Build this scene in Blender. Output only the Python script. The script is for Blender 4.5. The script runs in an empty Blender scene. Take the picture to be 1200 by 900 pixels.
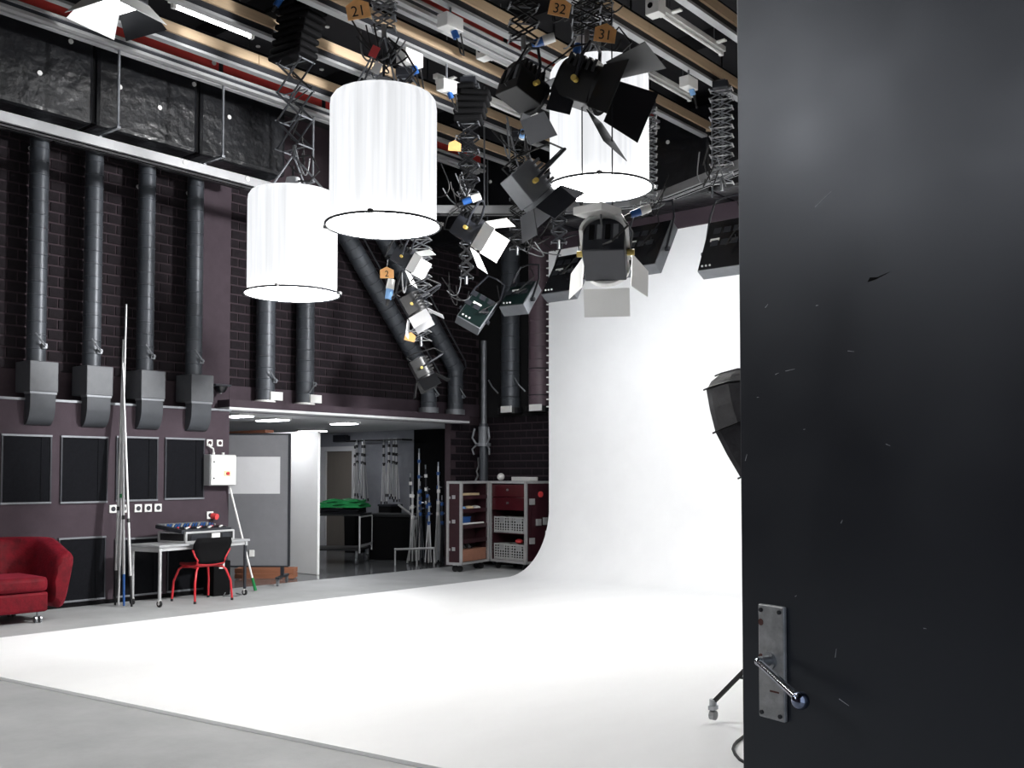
import bpy, bmesh, math, random
from mathutils import Vector, Matrix, Euler
random.seed(7)
scene = bpy.context.scene
COL = scene.collection
R = math.radians

# ------------------------------------------------------------ camera
cam_d = bpy.data.cameras.new('camera')
cam_d.sensor_width = 36.0
cam_d.lens = 36.0
cam_d.shift_y = 0.05
cam_d.clip_start = 0.05
cam = bpy.data.objects.new('camera', cam_d)
cam.location = (0, 0, 1.6)
cam.rotation_euler = (R(92.2), 0, R(39.8))
COL.objects.link(cam)
scene.camera = cam

# ------------------------------------------------------------ world, exposure
world = bpy.data.worlds.new('world')
scene.world = world
world.use_nodes = True
world.node_tree.nodes['Background'].inputs[0].default_value = (0.8, 0.88, 1.0, 1)
world.node_tree.nodes['Background'].inputs[1].default_value = 0.6
scene.view_settings.view_transform = 'Standard'
scene.view_settings.look = 'None'
scene.view_settings.gamma = 1.0
scene.view_settings.use_curve_mapping = False
scene.view_settings.exposure = 0.35
L_DISC, L_SHADE, L_PANEL, L_FRES, L_TUBE = 23.0, .74, 13.5, 40.0, 14.0

# ------------------------------------------------------------ materials
def lin(c):
    return tuple((x/255/12.92 if x/255 <= .04045 else ((x/255+.055)/1.055)**2.4) for x in c)
MATS = {}
def mat(name, rgb, rough=.6, metal=0., var=.0, scale=6., bump=0., bscale=None, spec=.5, stretch=(1, 1, 1), coat=0.):
    m = bpy.data.materials.new(name); m.use_nodes = True
    nt = m.node_tree; b = nt.nodes['Principled BSDF']
    c = lin(rgb)
    b.inputs['Base Color'].default_value = (*c, 1)
    b.inputs['Roughness'].default_value = rough
    b.inputs['Metallic'].default_value = metal
    b.inputs['Specular IOR Level'].default_value = spec
    if coat: b.inputs['Coat Weight'].default_value = coat; b.inputs['Coat Roughness'].default_value = .2
    if var or bump:
        tc = nt.nodes.new('ShaderNodeTexCoord'); mp = nt.nodes.new('ShaderNodeMapping')
        mp.inputs['Scale'].default_value = stretch
        nt.links.new(tc.outputs['Object'], mp.inputs['Vector'])
    if var:
        n = nt.nodes.new('ShaderNodeTexNoise'); n.inputs['Scale'].default_value = scale
        n.inputs['Detail'].default_value = 6; n.inputs['Roughness'].default_value = .65
        nt.links.new(mp.outputs[0], n.inputs['Vector'])
        r = nt.nodes.new('ShaderNodeValToRGB')
        r.color_ramp.elements[0].position = .3; r.color_ramp.elements[1].position = .7
        r.color_ramp.elements[0].color = (*[max(0, x*(1-var)) for x in c], 1)
        r.color_ramp.elements[1].color = (*[min(1, x*(1+var)) for x in c], 1)
        nt.links.new(n.outputs['Fac'], r.inputs['Fac'])
        nt.links.new(r.outputs[0], b.inputs['Base Color'])
    if bump:
        n2 = nt.nodes.new('ShaderNodeTexNoise'); n2.inputs['Scale'].default_value = bscale or scale*4
        n2.inputs['Detail'].default_value = 4
        nt.links.new(mp.outputs[0], n2.inputs['Vector'])
        bp = nt.nodes.new('ShaderNodeBump'); bp.inputs['Strength'].default_value = bump; bp.inputs['Distance'].default_value = .02
        nt.links.new(n2.outputs['Fac'], bp.inputs['Height']); nt.links.new(bp.outputs[0], b.inputs['Normal'])
    MATS[name] = m
    return m
def emis(name, rgb, strength, pleat=False):
    m = bpy.data.materials.new(name); m.use_nodes = True
    nt = m.node_tree; b = nt.nodes['Principled BSDF']
    c = lin(rgb)
    b.inputs['Base Color'].default_value = (.25, .25, .25, 1) if pleat else (.8, .8, .8, 1)
    b.inputs['Emission Color'].default_value = (*c, 1)
    b.inputs['Emission Strength'].default_value = strength
    if pleat:                                   # woven cloth: faint vertical threads let more or less light through
        tc = nt.nodes.new('ShaderNodeTexCoord'); mp = nt.nodes.new('ShaderNodeMapping')
        mp.inputs['Scale'].default_value = (22, 22, .5)
        n = nt.nodes.new('ShaderNodeTexNoise'); n.inputs['Scale'].default_value = 1.0; n.inputs['Detail'].default_value = 3
        mr = nt.nodes.new('ShaderNodeMapRange')
        mr.inputs[1].default_value = .3; mr.inputs[2].default_value = .7
        mr.inputs[3].default_value = strength*.82; mr.inputs[4].default_value = strength*1.1
        nt.links.new(tc.outputs['Object'], mp.inputs['Vector']); nt.links.new(mp.outputs[0], n.inputs['Vector'])
        nt.links.new(n.outputs['Fac'], mr.inputs[0]); nt.links.new(mr.outputs[0], b.inputs['Emission Strength'])
    MATS[name] = m
    return m
mat('concrete', (164, 166, 167), .55, var=.16, scale=1.2, bump=.05, bscale=40)
mat('alcove_floor', (92, 94, 96), .16, var=.12, scale=3)
mat('cyc_white', (242, 243, 244), .5, var=.025, scale=1.6, stretch=(1, .4, 1))
mat('wall_purple', (61, 51, 58), .8, spec=.3, var=.12, scale=5, bump=.06, bscale=60)
mat('brick', (27, 22, 26), .85, var=.3, scale=14, bump=.3, bscale=70, spec=.2)
mat('mortar', (62, 52, 57), .85, var=.1, scale=20, spec=.2)
mat('dark_brick', (27, 22, 27), .85, var=.3, scale=14, bump=.3, bscale=70, spec=.2)
mat('black_wall', (14, 14, 17), .8, var=.2, scale=4)
mat('ceiling_black', (21, 21, 26), .85, var=.25, scale=2)
mat('alcove_white', (205, 206, 208), .7, var=.04, scale=3)
mat('alcove_grey', (150, 153, 160), .8, var=.12, scale=3)
mat('white_paint', (228, 229, 228), .5, var=.02, scale=4)
mat('duct_foil', (22, 23, 26), .3, var=.35, scale=3, bump=.9, bscale=7)
mat('pipe', (70, 74, 80), .42, metal=.25, var=.14, scale=6)
mat('pipe_purple_lit', (98, 82, 90), .5, var=.1, scale=6)  # ordinary pipe with the purplish light on it put into the colour
mat('vent_box', (84, 86, 90), .5, metal=.2, var=.1, scale=8)
mat('hood', (62, 65, 70), .45, metal=.2, var=.1, scale=8)
mat('alu', (196, 197, 198), .34, metal=.55, var=.06, scale=8)
mat('steel', (165, 168, 172), .28, metal=.9, var=.08, scale=20)
mat('grey_metal', (120, 123, 128), .42, metal=.35, var=.1, scale=8)
mat('dark_metal', (44, 46, 52), .42, metal=.3, var=.12, scale=8)
mat('black_metal', (16, 17, 20), .4, var=.2, scale=10)
mat('black_matte', (8, 8, 10), .85, var=.2, scale=10, spec=.15)
mat('black_gloss', (12, 13, 17), .22, var=.2, scale=10)
mat('green_black', (8, 24, 23), .3, var=.2, scale=10)
mat('timber', (196, 171, 140), .6, var=.1, scale=3, stretch=(6, .4, 6))
mat('wood_brown', (150, 98, 72), .55, var=.2, scale=3, stretch=(1, 6, 6))
mat('red_paint', (222, 74, 68), .5, var=.06, scale=4)
mat('red_metal', (186, 40, 48), .35, var=.05, scale=8)
mat('white_plastic', (222, 222, 220), .4, var=.03, scale=10)
mat('grey_plastic', (150, 152, 154), .45, var=.06, scale=10)
mat('blue_plastic', (32, 78, 140), .4, var=.06, scale=10)
mat('pale_blue', (120, 165, 215), .4, var=.06, scale=10)
mat('yellow_knob', (214, 186, 96), .4, var=.06, scale=10)
mat('tag_wood', (240, 178, 112), .55, var=.1, scale=20)
mat('tag_ink', (40, 24, 20), .7, var=.05)
mat('red_tag', (214, 70, 72), .5, var=.05)
mat('fabric_black', (17, 18, 22), .95, spec=.15, var=.3, scale=40, bump=.25, bscale=220)
mat('velvet', (90, 2, 16), .7, spec=.2, var=.5, scale=9, bump=.2, bscale=30)
MATS['velvet'].node_tree.nodes['Principled BSDF'].inputs['Sheen Weight'].default_value = .25
MATS['velvet'].node_tree.nodes['Principled BSDF'].inputs['Sheen Tint'].default_value = (.9, .12, .2, 1)
mat('grey_board', (112, 113, 117), .75, var=.05, scale=8)
mat('paper_grey', (200, 201, 204), .6, var=.02, scale=8)
mat('green_cloth', (10, 122, 62), .8, var=.25, scale=9)
mat('maroon', (48, 20, 27), .45, var=.15, scale=8)
mat('basket', (176, 178, 178), .5, var=.08, scale=10)
mat('cardboard', (150, 104, 84), .7, var=.1, scale=9)
mat('cream', (224, 200, 160), .6, var=.05, scale=9)
mat('rubber', (22, 22, 24), .7, var=.1, scale=10)
mat('cable_black', (15, 15, 17), .55, var=.1, scale=10)
mat('track_alu', (150, 151, 153), .4, metal=.4, var=.06, scale=8)
mat('cable_grey', (105, 107, 110), .5, var=.06, scale=10)
mat('door_grey', (112, 106, 98), .5, var=.05, scale=5, stretch=(3, 3, .5))
mat('softbox_cloth', (40, 40, 46), .6, var=.3, scale=10, bump=.5, bscale=14)
mat('chrome', (205, 210, 218), .12, metal=1.0, var=.05, scale=20)
mat('chrome_dark', (150, 160, 185), .1, metal=1.0, var=.05, scale=20)
mat('lock_steel', (176, 178, 180), .42, metal=.55, var=.25, scale=30)
mat('rust', (96, 62, 58), .8, var=.3, scale=60)
mat('scratch', (190, 195, 200), .6, var=.1)
mat('maroon_red', (70, 16, 25), .35, var=.15, scale=8)
mat('teal', (90, 190, 176), .4)
emis('lamp_cloth', (250, 252, 255), L_SHADE, pleat=True)
emis('lamp_disc', (255, 253, 250), L_DISC)
emis('panel_glow', (250, 252, 255), L_PANEL)
emis('fresnel_glow', (255, 252, 246), L_FRES)
emis('tube_glow', (250, 252, 255), L_TUBE)
emis('downlight_glow', (250, 250, 255), 26.0)

# ------------------------------------------------------------ mesh helpers
class MB:
    def __init__(s): s.v = []; s.f = []
    def add(s, vs, fs, M=None):
        o = len(s.v)
        s.v += [tuple(M @ Vector(p)) if M is not None else tuple(p) for p in vs]
        s.f += [tuple(i+o for i in f) for f in fs]
        return s
    def box(s, x0, x1, y0, y1, z0, z1, M=None):
        return s.add([(x0, y0, z0), (x1, y0, z0), (x1, y1, z0), (x0, y1, z0), (x0, y0, z1), (x1, y0, z1), (x1, y1, z1), (x0, y1, z1)],
                     [(0, 3, 2, 1), (4, 5, 6, 7), (0, 1, 5, 4), (1, 2, 6, 5), (2, 3, 7, 6), (3, 0, 4, 7)], M)
    def cbox(s, c, d, M=None):
        return s.box(c[0]-d[0]/2, c[0]+d[0]/2, c[1]-d[1]/2, c[1]+d[1]/2, c[2]-d[2]/2, c[2]+d[2]/2, M)
    def cyl(s, a, b, r, r2=None, n=12, M=None, caps=True):
        a = Vector(a); b = Vector(b); r2 = r if r2 is None else r2
        d = (b-a).normalized(); u = d.orthogonal().normalized(); w = d.cross(u)
        vs = []
        for p, rr in ((a, r), (b, r2)):
            for i in range(n):
                t = 2*math.pi*i/n; vs.append(p+rr*(u*math.cos(t)+w*math.sin(t)))
        fs = [(i, (i+1) % n, n+(i+1) % n, n+i) for i in range(n)]
        if caps: fs += [tuple(range(n))[::-1], tuple(range(n, 2*n))]
        return s.add(vs, fs, M)
    def tube(s, pts, r, n=8, M=None, closed=False):
        P = [Vector(p) for p in pts]; m = len(P); vs = []; fs = []
        u = None
        for k in range(m):
            if closed: d = P[(k+1) % m]-P[k-1]
            else: d = P[min(k+1, m-1)]-P[max(k-1, 0)]
            d.normalize()
            if u is None: u = d.orthogonal().normalized()
            else:
                u = u-d*u.dot(d); u = u.normalized() if u.length > 1e-6 else d.orthogonal().normalized()
            w = d.cross(u)
            for i in range(n):
                t = 2*math.pi*i/n; vs.append(P[k]+r*(u*math.cos(t)+w*math.sin(t)))
        for k in range(m if closed else m-1):
            q = (k+1) % m
            fs += [(k*n+i, k*n+(i+1) % n, q*n+(i+1) % n, q*n+i) for i in range(n)]
        if not closed: fs += [tuple(range(n))[::-1], tuple(range((m-1)*n, m*n))]
        return s.add(vs, fs, M)
    def lathe(s, prof, n=24, c=(0, 0, 0), M=None, closed=False, wave=None):
        vs = []; fs = []; m = len(prof)
        for (r, z) in prof:
            for i in range(n):
                t = 2*math.pi*i/n; rr = r*(wave(t, z) if wave else 1)
                vs.append((c[0]+rr*math.cos(t), c[1]+rr*math.sin(t), c[2]+z))
        for k in range(m-1):
            fs += [(k*n+i, k*n+(i+1) % n, (k+1)*n+(i+1) % n, (k+1)*n+i) for i in range(n)]
        return s.add(vs, fs, M)
    def prism(s, poly, axis, a, b, M=None):
        def pt(p, t):
            return {'x': (t, p[0], p[1]), 'y': (p[0], t, p[1]), 'z': (p[0], p[1], t)}[axis]
        n = len(poly); vs = [pt(p, a) for p in poly]+[pt(p, b) for p in poly]
        return s.add(vs, [tuple(range(n))[::-1], tuple(range(n, 2*n))]+[(i, (i+1) % n, n+(i+1) % n, n+i) for i in range(n)], M)
    def torus(s, c, Rr, r, n=32, k=8, M=None):
        return s.tube([(c[0]+Rr*math.cos(2*math.pi*i/n), c[1]+Rr*math.sin(2*math.pi*i/n), c[2]) for i in range(n)], r, k, M, closed=True)
    def ball(s, c, r, n=12, M=None, sq=1.0):
        pr = [(max(r*math.sin(math.pi*k/8), 1e-4), -r*math.cos(math.pi*k/8)*sq) for k in range(9)]
        return s.lathe(pr, n, c, M)
    def mesh(s, name, smooth=False):
        me = bpy.data.meshes.new(name); me.from_pydata(s.v, [], s.f); me.validate()
        bm = bmesh.new(); bm.from_mesh(me); bmesh.ops.recalc_face_normals(bm, faces=bm.faces); bm.to_mesh(me); bm.free()
        if smooth:
            for p in me.polygons: p.use_smooth = True
            try: me.set_sharp_from_angle(angle=R(40))
            except Exception: pass
        return me
    def build(s, name, m, parent=None, world=False, smooth=False, bevel=0, origin=None):
        if world and parent is not None:
            I = WM[parent.name].inverted(); s.v = [tuple(I @ Vector(p)) for p in s.v]
        if parent is None and s.v:
            c = Vector(origin) if origin else Vector((sum(p[0] for p in s.v)/len(s.v), sum(p[1] for p in s.v)/len(s.v), min(p[2] for p in s.v)))
            s.v = [tuple(Vector(p)-c) for p in s.v]
        me = s.mesh(name, smooth)
        me.materials.append(MATS[m])
        o = bpy.data.objects.new(name, me); COL.objects.link(o)
        if parent is not None: o.parent = parent
        elif s.v: o.location = c; WM[o.name] = Matrix.Translation(c)
        if bevel:
            b = o.modifiers.new('bevel', 'BEVEL'); b.width = bevel; b.segments = 2; b.limit_method = 'ANGLE'
        return o
WM = {}
def B(): return MB()
def tag(o, label, cat, group=None):
    o['label'] = label; o['category'] = cat
    if group: o['group'] = group
    return o
def thing(name, label, cat, loc=(0, 0, 0), rot=(0, 0, 0), group=None):
    o = bpy.data.objects.new(name, None); o.empty_display_size = .1; COL.objects.link(o)
    o.location = loc; o.rotation_euler = rot
    WM[o.name] = Matrix.Translation(Vector(loc)) @ Euler(rot).to_matrix().to_4x4()
    return tag(o, label, cat, group)
def struct(o, label=None, cat=None):
    o['kind'] = 'structure'
    if label: o['label'] = label; o['category'] = cat
    return o
def share(me, name, parent, loc=(0, 0, 0), rot=(0, 0, 0), scale=(1, 1, 1)):
    o = bpy.data.objects.new(name, me); COL.objects.link(o)
    o.parent = parent; o.location = loc; o.rotation_euler = rot; o.scale = scale
    return o
def text_mesh(s, size, m, name='lettering', depth=.001):
    cu = bpy.data.curves.new('text', 'FONT'); cu.body = s; cu.size = size; cu.extrude = depth
    cu.align_x = 'CENTER'; cu.align_y = 'CENTER'
    t = bpy.data.objects.new('text', cu); COL.objects.link(t)
    bpy.context.view_layer.update()
    me = bpy.data.meshes.new_from_object(t.evaluated_get(bpy.context.evaluated_depsgraph_get()))
    bpy.data.objects.remove(t); me.name = name; me.materials.clear(); me.materials.append(MATS[m])
    return me
def sag(a, b, d, n=10):
    a = Vector(a); b = Vector(b)
    return [a.lerp(b, i/n)-Vector((0, 0, d*4*(i/n)*(1-i/n))) for i in range(n+1)]

# ============================================================ THE SETTING
XL, XU, YB = -12.05, -12.35, 13.9
o = B().box(-12.30, 3.0, -4.2, 14.2, -.1, 0).build('floor', 'concrete'); struct(o, 'grey concrete studio floor', 'floor')
o = B().box(-19.0, -12.302, 6.8, 14.8, -.1, -.001).build('floor_alcove', 'alcove_floor'); struct(o, 'dark glossy floor of the storage alcove', 'floor')
# white infinity cove: floor, sweep and back wall in one
cy = B().prism([(-10.2, 3.45), (.12, 4.42), (.12, 12.13), (-10.2, 12.13)], 'z', .0, .022)
prof = [(12.13, .022)]
for k in range(1, 29):
    t = R(90*k/28); prof.append((13.18-1.05+1.05*math.sin(t), .022+1.05*(1-math.cos(t))))
prof += [(13.18, 5.25), (13.27, 5.25), (13.27, 1.05)]
for k in range(27, 0, -1):
    t = R(90*k/28); prof.append((13.18-1.05+1.14*math.sin(t), max(.0, .022+1.05-1.14*math.cos(t))))
prof += [(12.13, .0)]
cy.prism(prof, 'x', -10.2, .12)
struct(cy.build('wall_cyclorama', 'cyc_white', smooth=True), 'white painted infinity cove sweeping from floor to back wall', 'wall')
# lower left wall, upper brick wall
wl = struct(B().box(XU, XL, -4, 8.36, 0, 2.47).build('wall_left', 'wall_purple'), 'dark purple plastered lower wall with black panels', 'wall')
struct(B().box(XU+.01, XL+.02, -4, 8.38, 2.471, 2.5).build('trim_1', 'grey_metal'), 'metal ledge along the top of lower wall', 'trim')
struct(B().box(XL, XL+.012, 4.0, 8.36, 0, .05).build('baseboard_left', 'black_matte'), 'low black skirting at the foot of purple wall', 'baseboard')
wu = struct(B().box(-12.5, -12.372, -4, 14.0, 2.5, 7.0).build('wall_left_upper', 'mortar'), 'dark brick upper wall behind the ducts', 'wall')
wf = struct(B().box(-12.5, -12.372, 13.15, 14.0, 0, 2.5).build('wall_left_far', 'mortar'), 'dark brick wall between alcove and corner', 'wall')
wb = struct(B().box(-12.5, 3.0, YB, YB+.15, 0, 7.0).build('wall_back', 'black_wall'), 'black brick back wall behind the white cove', 'wall')
struct(B().box(.15, .35, 1.95, 13.88, 0, 7.0).build('wall_right', 'wall_purple'), 'dark right wall of the studio', 'wall')
struct(B().box(.15, .35, -4, -.9, 0, 7.0).build('wall_right_near', 'wall_purple'), 'dark right wall beside the entrance', 'wall')
struct(B().box(.15, .35, -.9, 1.95, 3.6, 7.0).build('wall_right_lintel', 'wall_purple'), 'dark wall above the entrance opening', 'wall')
struct(B().box(-12.5, .15, -4.2, -4.0, 0, 7.0).build('wall_near', 'wall_purple'), 'dark wall at the near end of studio', 'wall')
ce = struct(B().box(-12.5, .35, -4.2, 14.0, 7.0, 7.15).build('ceiling', 'ceiling_black'), 'black painted studio ceiling', 'ceiling')
jm = B().box(-12.3, .1, -.09, .09, 0, .22).mesh('joist'); jm.materials.append(MATS['ceiling_black'])
for k in range(9): share(jm, 'joist', ce, (0, -3+2.0*k-WM['ceiling'].translation.y, 6.78-WM['ceiling'].translation.z)).location.x = -WM['ceiling'].translation.x
# storage alcove
struct(B().box(-18.9, XL, 8.36, 13.15, 2.5, 2.535).box(-18.9, -12.5, 6.9, 8.36, 2.5, 2.535).box(-18.9, -12.5, 13.15, 14.6, 2.5, 2.535).box(-12.33, XL, 13.15, 13.3, 2.5, 2.535).build('ceiling_alcove', 'alcove_white'), 'white ceiling slab over the storage alcove', 'ceiling')
struct(B().box(XU-.02, XL, 8.36, 13.3, 2.536, 2.64).build('trim_2', 'wall_purple'), 'dark fascia above the alcove opening', 'trim')
struct(B().box(-19.0, -14.72, 14.6, 14.75, 0, 2.5).build('wall_alcove_back', 'alcove_grey'), 'pale grey back wall of the storage alcove', 'wall')
struct(B().box(-14.72, -12.5, 14.58, 14.75, 0, 2.5).build('wall_alcove_corner', 'black_matte'), 'black back wall in the corner of the alcove', 'wall')
struct(B().box(-19.0, -18.9, 6.8, 14.75, 0, 2.5).build('wall_alcove_left', 'alcove_grey'), 'grey side wall of the storage alcove', 'wall')
struct(B().box(-18.9, -12.36, 6.7, 6.8, 0, 2.5).build('wall_alcove_near', 'alcove_grey'), 'grey near wall of the storage alcove', 'wall')
struct(B().box(-16.6, -12.87, 10.6, 10.65, 0, 2.3).build('wall_partition', 'white_paint', bevel=.01), 'white partition wall standing inside the alcove', 'wall')
tag(B().box(-16.4, -14.15, 10.52, 10.7, 2.301, 2.35).build('wooden_plank', 'wood_brown', bevel=.004), 'brown wooden plank lying on top of white partition', 'plank')
# alcove door
dr = B().box(-17.36, -16.5, 14.55, 14.6, 0, 2.1).build('door_1', 'door_grey'); struct(dr, 'grey brown flush door in the alcove', 'door')
fr = B(); fr.box(-17.56, -17.36, 14.5, 14.6, 0, 2.2).box(-16.5, -16.4, 14.5, 14.6, 0, 2.2).box(-17.36, -16.5, 14.5, 14.6, 2.1, 2.2)
f2 = fr.build('door_frame', 'alcove_white', dr, world=True)
B().cyl((-16.62, 14.54, 1.02), (-16.62, 14.48, 1.02), .012).cyl((-16.62, 14.49, 1.02), (-16.74, 14.49, 1.02), .01).build('handle', 'steel', dr, world=True)
# recessed lamps in the slab
for i, (x, y, w, d, lb) in enumerate([(-12.9, 9.1, .5, .3, 'white ceiling lamp plate above the rolling grey board'), (-13.4, 10.1, .6, .3, 'white ceiling lamp plate above the white partition'), (-13.4, 11.6, .5, .3, 'white ceiling lamp plate above the alcove trolley'), (-16.2, 13.2, .6, .35, 'white ceiling lamp plate before the alcove door')]):
    t = thing('ceiling_lamp', lb, 'lamp', (x, y, 2.455))
    B().box(-w/2, w/2, -d/2, d/2, .012, .045).build('housing', 'white_plastic', t)
    B().box(-w/2+.03, w/2-.03, -d/2+.03, d/2-.03, .0, .0118).build('diffuser', 'downlight_glow', t)

# bricks, real pieces proud of the mortar
bm_ = B().box(0, .014, -.114, .114, -.054, .054).mesh('brick'); bm_.materials.append(MATS['brick'])
def brick_wall(root, y0, y1, z0, z1, keep, face='x', fx=-12.372, mesh=bm_):
    T = WM[root.name].translation; rest = B(); cnt = 0
    r = 0; z = z0
    while z < z1:
        y = y0 + (.125 if r % 2 else 0)
        while y < y1:
            if keep(y, z) and cnt < 300:
                if face == 'x': share(mesh, 'brick', root, (fx-T.x, y-T.y, z-T.z))
                else: share(mesh, 'brick', root, (y-T.x, fx-T.y, z-T.z), (0, 0, R(-90)))
                cnt += 1
            else:
                if face == 'x': rest.box(fx, fx+.014, y-.114, y+.114, z-.054, z+.054)
                else: rest.box(y-.114, y+.114, fx-.014, fx, z-.054, z+.054)
            y += .25
        z += .132; r += 1
    if rest.v:
        q = rest.build('brickwork', mesh.materials[0].name, root, world=True); q['kind'] = 'stuff'
def see_upper(y, z):
    if z > 5.15: return False
    return (5.9 < y < 6.45) or (6.6 < y < 7.2) or (7.3 < y < 7.85) or (5.1 < y < 5.45) or (8.8 < y < 9.15 and z < 4.6) or (9.3 < y < 9.75 and z < 4.1) or (9.95 < y < 11.9 and z < 4.9) or (y >= 11.9 and z < 4.2 and y < 12.4)
brick_wall(wu, -3.8, 13.9, 2.92, 5.9, see_upper)
wf_T = WM[wf.name]
db = B().box(0, .014, -.114, .114, -.054, .054).mesh('brick'); db.materials.append(MATS['dark_brick'])
brick_wall(wf, 13.28, 13.9, .06, 2.5, lambda y, z: True, mesh=db)
mb2 = B().box(-12.36, -10.0, YB-.012, YB-.001, 0, 2.62).build('mortar_bed', 'mortar', wb, world=True)
brick_wall(wb, -12.24, -10.1, .06, 2.62, lambda y, z: z > .3, face='y', fx=YB-.012, mesh=db)
# flat plaster strips on the brick wall
struct(B().box(-12.372, -12.335, 8.1, 8.55, 2.5, 5.9).build('trim_3', 'wall_purple'), 'flat purple pilaster strip on the brick wall', 'trim')
struct(B().box(-12.372, -12.33, 8.55, 13.88, 2.64, 2.86).build('trim_4', 'wall_purple'), 'flat purple band below the bricks above alcove', 'trim')

# acoustic panels in the lower wall
def panel(y0, y1, z0, z1, label):
    t = thing('acoustic_panel', label, 'panel', (XL, (y0+y1)/2, z0)); w = (y1-y0)/2; h = z1-z0
    B().box(.001, .012, -w+.02, w-.02, .015, h-.015).build('cloth', 'fabric_black', t)
    B().box(.001, .026, -w, w, h-.022, h).build('frame_rail', 'grey_metal', t)
    B().box(.001, .026, -w, w, 0, .022).build('frame_rail', 'grey_metal', t)
    B().box(.001, .022, -w, -w+.018, .022, h-.022).build('frame_stile', 'dark_metal', t)
    B().box(.001, .022, w-.018, w, .022, h-.022).build('frame_stile', 'dark_metal', t)
    B().box(.0125, .02, w-.13, w-.1, .022, h-.022).build('batten', 'fabric_black', t)
panel(5.28, 5.87, 1.255, 2.07, 'black framed wall panel above the red sofa')
panel(5.98, 6.58, 1.25, 2.07, 'black framed wall panel between sofa panel and leaning poles')
panel(6.69, 7.27, 1.26, 2.085, 'black framed wall panel directly behind the leaning poles')
panel(7.37, 7.96, 1.27, 2.085, 'black framed wall panel beside the white switch cabinet')
panel(5.25, 5.85, .06, .84, 'low black wall panel hidden behind the red sofa')
panel(5.97, 6.57, .06, .84, 'low black wall panel between red sofa and leaning poles')
panel(6.69, 7.35, .06, .8, 'low black wall panel behind the end of table')
panel(7.42, 8.02, .06, .8, 'low black wall panel behind the red chair')

# ============================================================ DUCTS
# big black main duct along the left, with hangers
t = thing('air_duct', 'big black rectangular air duct hung along the left side', 'duct', (-11.5, 4, 5.55))
for k in range(9):
    y0 = -3.9+1.34*k+.29
    B().box(-11.97, -10.95, y0+.012, y0+1.328, 5.55, 6.75).build('duct_section', 'duct_foil', t, world=True, bevel=.05)
B().box(-11.94, -10.99, -3.6, 8.44, 5.58, 6.72).build('joint_seal', 'black_matte', t, world=True)
t = thing('air_duct', 'big black rectangular air duct crossing above the white cove', 'duct', (-6, 12.9, 5.45))
for k in range(9):
    x0 = -12.3+1.36*k
    B().box(x0+.012, x0+1.35, 12.5, 13.5, 5.5, 6.75).build('duct_section', 'duct_foil', t, world=True, bevel=.05)
B().box(-12.29, -.1, 12.54, 13.46, 5.53, 6.72).build('joint_seal', 'black_matte', t, world=True)
struct(B().box(-10.3, .12, 13.28, 13.5, 5.05, 5.5).box(-10.3, .12, 13.15, 13.28, 5.255, 5.5).build('trim_5', 'wall_purple'), 'dark fascia strip above the white cove', 'trim')
for x in (-10.9, -9.55, -6.8, -5.5):
    B().cyl((x, 12.46, 5.4), (x, 12.46, 6.76), .012, n=8).build('hanger_rod', 'grey_metal', t, world=True)

def ribbed(r, length, step=.16):
    p = [(r, 0)]; z = step
    while z < length-.02:
        p += [(r, z-.008), (r+.006, z-.004), (r+.006, z+.004), (r, z+.008)]; z += step
    p.append((r, length)); return p
def lever(t, p, s=1.0, flip=1):
    d = B().cbox((p[0], p[1], p[2]), (.05, .06, .06)).cyl((p[0]+.02, p[1], p[2]), (p[0]+.06, p[1], p[2]), .018, n=10).build('damper', 'grey_metal', t, world=True)
    a = B().tube([(p[0]+.055, p[1], p[2]), (p[0]+.06, p[1]-.09*s, p[2]+.09*flip), (p[0]+.06, p[1]-.13*s, p[2]+.14*flip)], .011, 6)
    I = WM[t.name].inverted(); a.v = [tuple(I @ Vector(q)) for q in a.v]
    a.build('damper_lever', 'grey_metal', t)
names = ['above the red sofa', 'between sofa wall panels', 'behind the leaning poles', 'above the white switch cabinet']
for i, y in enumerate((5.69, 6.38, 7.10, 7.82)):
    t = thing('vent_duct', 'grey round vent pipe with square box and curved outlet '+names[i], 'duct', (-12.1, y, 2.2))
    B().lathe(ribbed(.108, 3.3), 20, (-12.1, y, 2.93)).build('pipe', 'pipe', t, world=True, smooth=True)
    B().box(-12.25, -11.88, y-.17, y+.17, 2.57, 2.93).build('box', 'vent_box', t, world=True, bevel=.008)
    c = [(-12.049, 2.57), (-11.90, 2.57)]
    for k in range(1, 9): c.append((-12.049+.149*math.cos(R(90*k/8)), 2.45-.27*math.sin(R(90*k/8))))
    B().prism([(p[0], p[1]) for p in c], 'y', y-.15, y+.15).build('outlet_hood', 'hood', t, world=True, smooth=True)
    B().box(-12.045, -11.89, y-.16, y+.16, 2.545, 2.575).build('flange', 'grey_metal', t, world=True)
    lever(t, (-11.99, y+.04, 3.12))
for y, lb, m in ((9.06, 'grey round vent pipe with white foot nearest the switch cabinet', 1), (9.78, 'grey round vent pipe with white foot beside the open brickwork', -1)):
    t = thing('vent_duct', lb, 'duct', (-12.19, y, 2.641))
    B().lathe(ribbed(.135, 2.95), 22, (-12.19, y, 2.66)).build('pipe', 'pipe', t, world=True, smooth=True)
    B().lathe([(.13, 0), (.15, 0), (.15, .03), (.13, .03)], 24, (-12.19, y, 2.641)).build('foot_ring', 'white_plastic', t, world=True)
    B().box(-12.06, -12.03, y-.02, y+.19, 2.67, 2.79).build('label_plate', 'white_plastic', t, world=True)
    lever(t, (-12.06, y+.06, 2.95), 1, m)
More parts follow.
